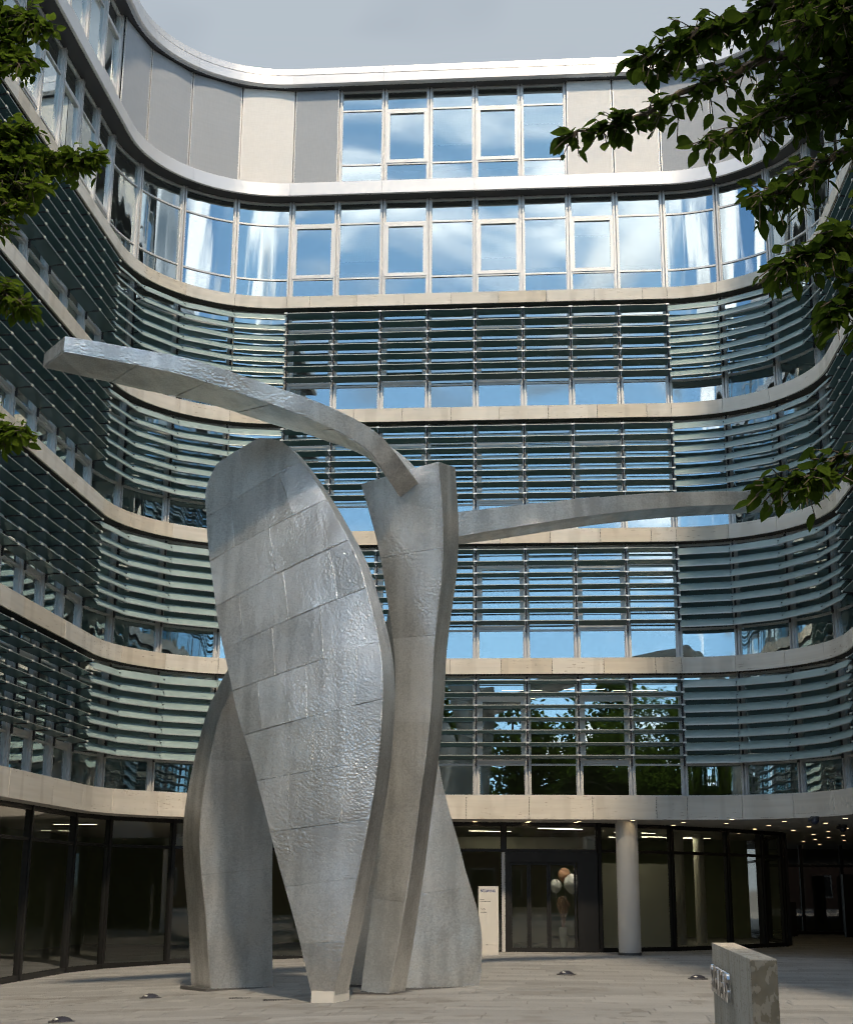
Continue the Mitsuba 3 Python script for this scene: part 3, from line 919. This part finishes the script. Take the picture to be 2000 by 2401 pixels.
def bladed(name, c, w, hw, th, label=None, n=40, bow=0.0, rows=0, cols=0, face=1, stag=0.5, m_across=10):
    """a plate-clad slab: centres c (n,3), unit width directions w (n,3), half widths hw (n), thicknesses th (n), bow = how far the faces bulge"""
    t = np.gradient(c, axis=0)
    t /= np.linalg.norm(t, axis=1, keepdims=True)
    w = w - (w * t).sum(1, keepdims=True) * t
    w /= np.linalg.norm(w, axis=1, keepdims=True)
    nrm = np.cross(w, t)
    a = np.linspace(-1, 1, m_across + 1)

    def surf(i, u, side, lift=0.0):
        return c[i] + w[i] * (hw[i] * u)[..., None] + nrm[i] * (side * (th[i] / 2 + bow * (1 - u ** 2) * hw[i]) + side * lift)[..., None]
    idx = np.arange(n)
    rings = []
    for i in idx:
        ii = np.full(len(a), i)
        fr = surf(ii, a, 1.0)
        bk = surf(ii, a[::-1], -1.0)
        rings.append(np.vstack([fr, bk]))
    key = obj(name, fix(*prism(rings)), 'galv_mat', SC, smooth=32)
    if label:
        tag(key, label=label)
    # cladding plates on the seen face
    if rows:
        ln = np.r_[0, np.cumsum(np.linalg.norm(np.diff(c, axis=0), axis=1))]
        cut = np.linspace(0, ln[-1], rows + 1)
        for r in range(rows):
            wid = np.interp((cut[r] + cut[r + 1]) / 2, ln, hw) * 2
            k = max(1, int(round(wid / cols)))
            us = np.linspace(-1, 1, k + 1)
            if r % 2 and k > 1:
                us = np.r_[-1, (us[:-1] + us[1:]) / 2, 1] if k > 1 else us
            skew = 0.10
            for ua, ub in zip(us, us[1:]):
                vv, nv, nu = [], 5, 5
                lift = rng.uniform(0.012, 0.022)
                tl = rng.uniform(-0.018, 0.018), rng.uniform(-0.018, 0.018)
                for layer in (lift, 0.001):
                    for q in np.linspace(cut[r] + 0.009, cut[r + 1] - 0.009, nv):
                        fi = np.interp(q, ln, idx)
                        i0 = int(min(n - 2, math.floor(fi)))
                        fr_ = fi - i0
                        hwq = hw[i0] * (1 - fr_) + hw[i0 + 1] * fr_
                        g = 0.009 / max(hwq, 0.05)
                        uu = np.linspace(ua + g, ub - g, nu)
                        rel = (q - cut[r]) / (cut[r + 1] - cut[r]) - 0.5
                        e0 = skew * rel * (0 if abs(ua) == 1 else 1)
                        e1 = skew * rel * (0 if abs(ub) == 1 else 1)
                        uu = uu + np.linspace(e0, e1, nu)
                        lf = layer + (tl[0] * rel + tl[1] * np.linspace(-0.5, 0.5, nu)) * (layer > 0.003)
                        s0_ = surf(np.full(nu, i0), uu, face * 1.0, np.maximum(lf, 0.0012) if layer > 0.003 else lf)
                        s1_ = surf(np.full(nu, i0 + 1), uu, face * 1.0, np.maximum(lf, 0.0012) if layer > 0.003 else lf)
                        vv.append(s0_ * (1 - fr_) + s1_ * fr_)
                vv = np.vstack(vv)
                ff = []
                o2 = nv * nu
                for y_ in range(nv - 1):
                    for x_ in range(nu - 1):
                        q0 = y_ * nu + x_
                        ff.append([q0, q0 + 1, q0 + nu + 1, q0 + nu])
                rim = [i for i in range(nu)] + [y_ * nu + nu - 1 for y_ in range(1, nv)] + [(nv - 1) * nu + x_ for x_ in range(nu - 2, -1, -1)] + [y_ * nu for y_ in range(nv - 2, 0, -1)]
                for q0, q1 in zip(rim, rim[1:] + rim[:1]):
                    ff.append([q0, q0 + o2, q1 + o2, q1])
                ff = np.array(ff)
                ff = np.vstack([ff[:, [0, 1, 2]], ff[:, [0, 2, 3]]])
                # outward
                cr = np.cross(vv[nu + 1] - vv[0], vv[1] - vv[0])
                nn = nrm[min(n - 1, int(np.interp((cut[r] + cut[r + 1]) / 2, ln, idx)))] * face
                e = np.cross(vv[1] - vv[0], vv[nu] - vv[0])
                if (e * nn).sum() < 0:
                    ff = ff[:, ::-1]
                obj('plate', (vv, ff), rng.choice(['galv_mat', 'galv_mat', 'galv_light_mat', 'galv_light_mat', 'galv_deep_mat']), key, smooth=32)
    return key


N = 40
# front blade, a leaf standing on its tip
ts = [0, .05, .12, .25, .4, .55, .68, .8, .91, .965, 1]
cz = np.array([-0.1, .35, 1.0, 2.2, 3.6, 5.0, 6.2, 7.3, 8.3, 8.8, 9.12])
cc = np.c_[[-1.58, -1.60, -1.63, -1.72, -1.84, -2.08, -2.42, -2.82, -3.22, -3.45, -3.6], [-14.9, -14.9, -14.88, -14.75, -14.6, -14.4, -14.2, -14.0, -13.8, -13.7, -13.62], cz]
ww = np.tile([[math.cos(0.30), -math.sin(0.30), 0]], (len(ts), 1))
hw = [.17, .27, .44, .78, 1.12, 1.36, 1.38, 1.24, 1.02, .84, .46]
bladed('front_blade', spline(ts, cc, 60), spline(ts, ww, 60), spline(ts, hw, 60), spline(ts, np.full(len(ts), .5) * np.array([.9, 1, 1, 1, 1, 1, .9, .8, .7, .65, .6]), 60), n=60, bow=0.05, rows=11, cols=1.05, m_across=12,
       label='broad front blade clad in staggered plates, narrowing to its foot')
# white foot shoe
ft = [[[-1.58 + a_ * math.cos(.3) * .19 + b_ * math.sin(.3) * .28, -14.9 - a_ * math.sin(.3) * .19 + b_ * math.cos(.3) * .28, z] for a_, b_ in ((-1, -1), (1, -1), (1, 1), (-1, 1))] for z in (-0.12, 0.075)]
tag(obj('foot_shoe', fix(*prism(ft)), 'white_panel_mat', SC), label='white foot shoe under the front blade')

for bx, by, bw, bd, ang_ in ((-4.02, -10.6, .78, .58, .64), (-.28, -12.1, .88, .56, .53), (-.95, -13.3, .36, .38, -.37), (-1.45, -11.2, .72, .36, -.44)):
    zb_ = float(ground_z(bx))
    obj('base_plate', obox((bx, by), (math.cos(ang_), math.sin(ang_)), (-math.sin(ang_), math.cos(ang_)), bw, bd, zb_ - 0.06, zb_ + 0.022), 'galv_dark_mat', SC)
# left leg: a fin
ts = [0, .2, .5, .8, 1]
cc = [[-4.02, -10.6, -.22], [-4.1, -10.6, .9], [-4.2, -10.7, 2.6], [-4.05, -11.0, 4.4], [-3.55, -11.5, 5.9]]
ww = [[.80, .60, 0]] * 5
bladed('left_leg', spline(ts, cc, N), spline(ts, ww, N), spline(ts, [.62, .66, .74, .58, .30], N), spline(ts, [.85, .80, .78, .62, .4], N), n=N, bow=0.04, rows=3, cols=1.6, m_across=8, face=1)
# right leg: a fin flaring to the ground
ts = [0, .12, .3, .55, .8, 1]
cc = [[-.28, -12.1, -.06], [-.26, -12.1, .7], [-.34, -12.2, 2.0], [-.45, -12.5, 4.0], [-.40, -12.9, 6.2], [-.2, -13.2, 8.0]]
ww = [[.86, .50, 0], [.86, .50, 0], [.9, .44, 0], [.94, .34, 0], [.97, .2, 0], [1, .1, 0]]
bladed('right_leg', spline(ts, cc, N), spline(ts, ww, N), spline(ts, [.74, .78, .56, .26, .22, .30], N), spline(ts, [.8, .85, .72, .5, .42, .5], N), n=N, bow=0.05, rows=5, cols=1.5, m_across=8)
# rear stay behind the blade
ts = [0, .5, 1]
cc = [[-1.45, -11.2, -.1], [-1.15, -11.9, 3.2], [-.62, -12.7, 6.6]]
bladed('rear_stay', spline(ts, cc, N), spline(ts, [[.9, -.42, 0]] * 3, N), spline(ts, [.62, .40, .30], N), spline(ts, [.5, .45, .35], N), n=N, bow=0.04, rows=4, cols=1.4, m_across=8)
# mast
ts = [0, .3, .6, .8, 1]
cc = [[-.95, -13.3, -.08], [-.62, -13.2, 2.6], [-.38, -13.2, 5.2], [-.40, -13.25, 7.0], [-.62, -13.35, 8.75]]
bladed('mast', spline(ts, cc, N), spline(ts, [[.93, -.36, 0]] * 5, N), spline(ts, [.26, .34, .36, .58, .78], N), spline(ts, [.55, .5, .5, .6, .72], N), n=N, bow=0.05, rows=6, cols=1.3, m_across=8)
# long left arm and right arm: tapering planks
ts = [0, .25, .5, .75, 1]
cc = [[-.45, -13.32, 8.35], [-1.25, -13.75, 9.18], [-2.75, -14.7, 9.62], [-4.4, -15.8, 9.84], [-6.0, -16.9, 9.86]]
ww = [[.20, .97, .06]] * 5
bladed('left_arm', spline(ts, cc, N), spline(ts, ww, N), spline(ts, [.26, .98, .92, .78, .60], N), spline(ts, [.40, .34, .30, .26, .22], N), n=N, bow=0.0, rows=6, cols=2.4, m_across=8, face=-1, label='long tapering left arm reaching towards the wing of the building')
ts = [0, .3, .65, .82, 1]
cc = [[-.45, -13.1, 7.75], [.9, -12.2, 8.12], [3.2, -10.9, 8.72], [5.0, -9.9, 9.08], [6.85, -8.9, 9.32]]
ww = [[-.20, .97, .05], [-.2, .97, .05], [-.26, .96, .06], [-.3, .95, .06], [-.3, .95, .06]]
bladed('right_arm', spline(ts, cc, N), spline(ts, ww, N), spline(ts, [.28, .52, .62, .56, .34], N), spline(ts, [.46, .38, .30, .26, .18], N), n=N, bow=0.0, rows=7, cols=2.2, m_across=8, face=-1, label='thin right arm rising towards the right corner of the building')

# ------------------------------------------------------------------ trees
def leaf_mesh(wid=0.62):
    st = np.array([0, .12, .32, .55, .78, 1.0])
    hw = np.array([0.0, .20, .31, .29, .17, 0.0]) * wid / 0.62
    v = []
    for s_, h_ in zip(st, hw):
        droop = -0.10 * s_ ** 2
        for u_ in (-1, 0, 1):
            v.append([u_ * h_, s_, droop + 0.10 * abs(u_) * h_ * 2.2 + 0.015 * math.sin(s_ * 14 + u_)])
    v = np.array(v)
    f = []
    for i in range(len(st) - 1):
        for j in (0, 1):
            a = i * 3 + j
            f.append([a, a + 1, a + 4, a + 3])
    return v, np.array(f)


LV, LF = leaf_mesh()
LFT = np.vstack([LF[:, [0, 1, 2]], LF[:, [0, 2, 3]]])
leaf_dicts = {m_: mikit.ply((LV, LF), m_, smooth=True) for m_ in ('leaf_mat', 'light_leaf_mat')}


def leaf_matrix(pos, direction, size, r):
    d = np.asarray(direction, float)
    d /= np.linalg.norm(d)
    up = np.array([r.gauss(0, .5), r.gauss(0, .5), 1.0])
    x = np.cross(d, up)
    x /= np.linalg.norm(x)
    z = np.cross(x, d)
    M = np.eye(4)
    M[:3, 0], M[:3, 1], M[:3, 2], M[:3, 3] = x * size, d * size, z * size, pos
    return M


def tree_branches(seed, limbs, n_twig, leaf_size, spread, droop):
    """limbs: list of (polyline, r0, r1, density). Returns wood mesh builder and leaf matrices, the leaves nearest the tips last"""
    r = random.Random(seed)
    wood, leaves = MB(), []
    for pts, r0, r1, dens in limbs:
        pts = np.asarray(pts, float)
        tt = np.linspace(0, len(pts) - 1, 24)
        c = np.stack([np.interp(tt, np.arange(len(pts)), pts[:, k]) for k in range(3)], 1)
        c[1:-1] += np.array([[r.gauss(0, .015) for _ in range(3)] for _ in range(22)])
        wood.add(*tube(c, np.linspace(r0, r1, 24), 6))
        L_ = np.linalg.norm(np.diff(c, axis=0), axis=1).sum()
        for _ in range(int(n_twig * dens * L_)):
            s_ = r.random() ** 0.9
            i = min(22, int(s_ * 23))
            base = c[i]
            tan = c[min(23, i + 1)] - c[max(0, i - 1)]
            tan /= np.linalg.norm(tan) + 1e-9
            taper = 1.0 - 0.65 * s_
            dirn = tan * r.uniform(.3, 1.0) + np.array([r.gauss(0, 1), r.gauss(0, 1), r.gauss(-.15, .7)]) * 0.75
            dirn /= np.linalg.norm(dirn)
            ln = spread * taper * r.uniform(.35, 1.0)
            tw = [base + dirn * ln * q + np.array([0, 0, -droop * ln * q * q]) for q in (0, .5, 1)]
            wood.add(*tube(tw, [.005, .0035, .002], 4))
            nl = max(2, int(ln / (leaf_size * 0.55)))
            for j in range(nl):
                q = (j + 0.6) / nl
                ps = base + dirn * ln * q + np.array([0, 0, -droop * ln * q * q])
                side = 1 if j % 2 else -1
                lat = np.cross(dirn, [0, 0, 1.0]) * side
                ld_ = dirn * r.uniform(.2, .7) + lat * r.uniform(.4, 1.0) + np.array([r.gauss(0, .25), r.gauss(0, .25), r.uniform(-.9, .25)])
                leaves.append(leaf_matrix(ps, ld_, leaf_size * r.choice((r.uniform(.4, .7), r.uniform(.7, 1.2), r.uniform(.7, 1.2))), r))
        # terminal leaves
        for j in range(3):
            leaves.append(leaf_matrix(c[-1], (c[-1] - c[-3]) * 8 + np.array([r.gauss(0, .3), r.gauss(0, .3), -.2]), leaf_size * r.uniform(.5, .8), r))
    return wood, leaves


def crown_mb(mats):
    m = MB()
    for M in mats:
        m.add(LV @ M[:3, :3].T + M[:3, 3], LFT)
    return m


def pixel(p):
    d = np.asarray(p) - CAM
    z_ = d @ FWD
    right = np.cross(FWD, UP)
    return (d @ right) / z_, (d @ UP) / z_, z_


def build_tree(name, label, trunk, limbs, seed, n_twig, leaf_size, spread, droop, parts, extra=None, mat='leaf_mat'):
    t_ = thing(name, label, 'tree')
    obj('trunk', tube(*trunk, 12), 'bark_mat', t_, smooth=40)
    wood, leaves = tree_branches(seed, limbs, n_twig, leaf_size, spread, droop)
    if extra:
        leaves += extra
    obj('branches', wood.mesh(), 'bark_mat', t_, smooth=40)
    seen, rest = [], []
    for M in leaves:
        a, b, z_ = pixel(M[:3, 3])
        (seen if z_ > 0 and abs(a) < .31 and abs(b) < .37 else rest).append((M, z_))
    order = sorted(seen, key=lambda q: -np.linalg.norm(q[0][:3, 0]) / q[1])
    for M, _ in order[:parts]:
        put('leaf', {**leaf_dicts[mat], 'to_world': T(M.tolist())}, t_)
    mm = [M for M, _ in order[parts:]] + [M for M, _ in rest]
    tag(obj('crown', crown_mb(mm).mesh(), mat, t_, smooth=False), kind='stuff')
    return t_


RT = np.array([5.6, -31.4, 0])
limbs = [
    ([[5.5, -31.3, 5.0], [4.4, -30.9, 5.9], [3.5, -30.6, 6.12], [2.94, -30.6, 5.98], [2.48, -30.6, 5.80], [2.13, -30.6, 5.64], [1.80, -30.6, 5.52]], .05, .003, 1.0),
    ([[5.5, -31.4, 5.4], [4.3, -31.0, 6.2], [3.4, -30.9, 6.3], [2.95, -30.9, 6.12], [2.56, -30.9, 5.99], [2.34, -30.9, 5.87], [2.12, -30.9, 5.80]], .05, .003, 1.2),
    ([[5.5, -31.3, 4.6], [4.2, -31.0, 5.6], [3.44, -30.9, 5.72], [3.09, -30.9, 5.60], [2.76, -30.9, 5.43], [2.46, -30.9, 5.28]], .045, .003, 1.25),
    ([[5.5, -31.3, 4.2], [4.2, -31.0, 5.2], [3.5, -30.9, 5.35], [3.1, -30.9, 5.20], [2.85, -30.9, 5.02], [2.68, -30.9, 4.98]], .04, .003, 0.8),
    ([[5.5, -31.4, 5.6], [4.2, -31.2, 6.6], [3.5, -31.1, 6.5], [3.1, -31.1, 6.35], [2.75, -31.1, 6.2]], .04, .003, 1.6),
    ([[5.5, -31.3, 4.8], [4.3, -31.3, 5.9], [3.6, -31.2, 5.95], [3.2, -31.2, 5.8], [2.9, -31.2, 5.75]], .04, .003, 1.6),
    ([[5.5, -31.3, 3.8], [4.2, -31.2, 4.9], [3.5, -31.1, 4.85], [3.15, -31.1, 4.68], [2.95, -31.1, 4.60], [2.76, -31.1, 4.50]], .04, .003, 1.2),
    ([[5.5, -31.3, 3.4], [4.2, -31.2, 4.4], [3.5, -31.1, 4.5], [3.2, -31.1, 4.42], [2.98, -31.1, 4.25]], .035, .003, 1.2),
    ([[5.5, -31.3, 2.9], [4.2, -31.1, 3.6], [3.45, -31.0, 3.72], [3.1, -31.0, 3.58], [2.9, -31.0, 3.50], [2.62, -31.0, 3.44]], .04, .003, 1.0),
    ([[5.5, -31.3, 3.2], [4.3, -31.2, 3.9], [3.6, -31.2, 3.95], [3.3, -31.2, 3.75], [3.1, -31.2, 3.5]], .03, .003, 1.1),
]
r9 = random.Random(91)
for k_ in range(16):
    z_, x_ = r9.uniform(5.3, 6.9), r9.uniform(2.75, 3.2)
    y_ = -31.2 + r9.uniform(-.3, .5)
    limbs.append(([[5.5, -31.4, z_ - .9], [4.3, -31.3, z_ + .15], [3.7, y_, z_ + .1], [x_, y_, z_ - r9.uniform(0, .25)]], .03, .003, 1.9))
for z_ in (4.95, 4.6, 4.25):
    limbs.append(([[5.5, -31.4, z_ - 1.0], [4.3, -31.3, z_ - .1], [3.6, -31.2, z_ + .05], [3.05 + r9.uniform(0, .15), -31.2, z_ - .1]], .03, .003, 1.3))
extra = []
for _ in range(5200):                                    # the body of the crown, over and beside the camera's view
    a, b = r9.uniform(0, 2 * PI), math.acos(r9.uniform(-.5, 1))
    rr = r9.uniform(.55, 1.0) ** .5
    p = np.array([6.6, -31.8, 7.4]) + np.array([3.3 * math.cos(a) * math.sin(b), 3.0 * math.sin(a) * math.sin(b), 3.2 * math.cos(b)]) * rr
    a_, b_, z_ = pixel(p)
    if z_ > 0.2 and abs(a_) < .34 and abs(b_) < .42:
        continue
    extra.append(leaf_matrix(p, [r9.gauss(0, 1), r9.gauss(0, 1), r9.gauss(-.4, .5)], r9.uniform(.12, .22), r9))
limbs = [([[q[0] + 0.07 * (i_ > 1), q[1], q[2]] for i_, q in enumerate(l[0])], *l[1:]) for l in limbs]
build_tree('broadleaf_tree', 'dark broadleaf tree with large toothed leaves hanging in from the right edge', ([[5.7, -31.6, -.1], [5.65, -31.5, 1.5], [5.55, -31.35, 3.2], [5.5, -31.35, 5.0], [5.6, -31.4, 7.2], [5.8, -31.5, 9.0]], [.19, .16, .14, .12, .08, .03]),
           limbs, 21, 50, 0.098, 0.42, 0.25, 290, extra)

limbs = [
    ([[-4.9, -28.4, 6.2], [-3.6, -28.2, 8.0], [-2.7, -28.1, 8.32], [-2.33, -28.1, 8.2], [-2.08, -28.1, 8.06]], .05, .003, 1.1),
    ([[-4.9, -28.4, 6.0], [-3.6, -28.2, 7.6], [-2.8, -28.1, 7.9], [-2.4, -28.1, 7.82], [-2.2, -28.1, 7.72]], .05, .003, .7),
    ([[-4.9, -28.4, 5.6], [-3.6, -28.0, 7.0], [-2.74, -27.9, 7.22], [-2.34, -27.85, 7.10], [-1.98, -27.8, 7.08], [-1.68, -27.8, 7.08]], .05, .003, 1.5),
    ([[-4.9, -28.4, 5.2], [-3.6, -28.0, 6.6], [-2.8, -28.0, 6.86], [-2.4, -27.95, 6.8], [-2.05, -27.9, 6.78]], .05, .003, 1.7),
    ([[-4.9, -28.4, 5.0], [-3.6, -28.1, 6.9], [-2.85, -28.1, 7.05], [-2.5, -28.1, 6.95], [-2.2, -28.0, 6.9]], .04, .003, 1.5),
    ([[-4.9, -28.4, 4.6], [-3.5, -28.2, 5.9], [-2.62, -28.1, 6.12], [-2.32, -28.0, 5.95], [-2.12, -27.95, 5.76]], .04, .003, .9),
    ([[-4.9, -28.4, 3.6], [-3.4, -28.3, 4.7], [-2.5, -28.3, 4.92], [-2.2, -28.2, 4.78], [-1.92, -28.2, 4.68]], .04, .003, 1.1),
]
for k_ in range(9):
    z_ = r9.uniform(6.55, 7.3)
    x_ = -2.35 + r9.uniform(0, .4)
    limbs.append(([[-4.9, -28.4, z_ - 1.2], [-3.6, -28.2, z_ - .1], [-2.9, -28.1, z_ + .05], [x_, -28.05, z_ - r9.uniform(0, .2)]], .03, .003, 1.2))
for k_ in range(4):
    z_ = r9.uniform(7.9, 8.5)
    limbs.append(([[-4.9, -28.4, z_ - 1.2], [-3.6, -28.2, z_ - .1], [-2.9, -28.1, z_ + .05], [-2.35 + r9.uniform(0, .2), -28.05, z_ - .1]], .03, .003, 1.2))
extra = []
for _ in range(4200):
    a, b = r9.uniform(0, 2 * PI), math.acos(r9.uniform(-.6, 1))
    rr = r9.uniform(.5, 1.0) ** .5
    p = np.array([-5.4, -28.6, 8.0]) + np.array([2.6 * math.cos(a) * math.sin(b), 2.8 * math.sin(a) * math.sin(b), 3.2 * math.cos(b)]) * rr
    a_, b_, z_ = pixel(p)
    if z_ > 0.2 and abs(a_) < .315 and abs(b_) < .42:
        continue
    extra.append(leaf_matrix(p, [r9.gauss(0, 1), r9.gauss(0, 1), r9.gauss(-.4, .5)], r9.uniform(.12, .2), r9))
build_tree('broadleaf_tree', 'broadleaf tree with small bright green leaves hanging in from the left edge', ([[-4.9, -28.5, -.4], [-4.95, -28.45, 2.0], [-4.9, -28.4, 4.5], [-5.0, -28.5, 7.0], [-5.2, -28.6, 9.8]], [.17, .15, .13, .10, .03]),
           limbs, 33, 80, 0.095, 0.42, 0.22, 150, extra, 'light_leaf_mat')

# unseen brick block added so the lower windows mirror dark, not bright horizon
O = thing('added_brick_building', 'unseen long brick building added across the street, darkening what the lowest windows mirror', 'building')
obj('wall', box(-60, 60, -76, -62, -0.6, 8.2), 'brick_mat', O)
obj('roof', box(-60.4, 60.4, -76.4, -61.6, 8.2, 8.6), 'dark_metal_mat', O)
for zz in (1.0, 4.6):
    for x in np.arange(-56, 57, 4.0):
        w = obj('window', box(x - 0.9, x + 0.9, -62.02, -61.95, zz, zz + 2.0), 'alu_mat', O)
        obj('pane', box(x - 0.8, x + 0.8, -61.95, -61.93, zz + 0.1, zz + 1.9), 'black_mat', w)

# trees behind the camera, which the lower windows mirror
for i, (x, y, h, txt) in enumerate(((-20.5, -47, 14.0, 'first'), (-14.5, -50, 14.5, 'second'), (-9.0, -47, 13.5, 'third'), (-4.0, -52, 15.5, 'fourth'), (0.8, -48, 13.0, 'fifth'), (5.2, -52, 14.5, 'sixth'),
                                    (9.6, -48, 13.5, 'seventh'), (14.0, -51, 15.0, 'eighth'), (18.8, -47, 13.5, 'ninth'), (24.0, -50, 14.0, 'tenth'))):
    r = random.Random(400 + i)
    t_ = thing('courtyard_tree', f'leafy tree across the street mirrored in windows, {txt} of the row', 'tree', 'trees across the street from the courtyard')
    obj('trunk', tube([[x, y, -.6], [x + .1, y, h * .3], [x - .05, y + .1, h * .6], [x, y, h * .93]], [.28, .22, .15, .04], 9), 'bark_mat', t_, smooth=40)
    ms = []
    for c_ in range(40):
        a, b = r.uniform(0, 2 * PI), math.acos(r.uniform(-.75, 1))
        q = np.array([3.0 * math.cos(a) * math.sin(b), 3.0 * math.sin(a) * math.sin(b), h * .36 * math.cos(b)]) * r.uniform(.35, 1.0) + [x, y, h * .62]
        for _ in range(110):
            ms.append(leaf_matrix(q + np.array([r.gauss(0, .55), r.gauss(0, .55), r.gauss(0, .45)]), [r.gauss(0, 1), r.gauss(0, 1), r.gauss(-.3, .6)], r.uniform(.3, .5), r))
    tag(obj('crown', crown_mb(ms).mesh(), 'leaf_mat', t_), kind='stuff')

for k_ in list(labels):
    if 'kind' in labels[k_] and labels[k_]['kind'] == 'stuff':
        labels[k_].pop('category', None)
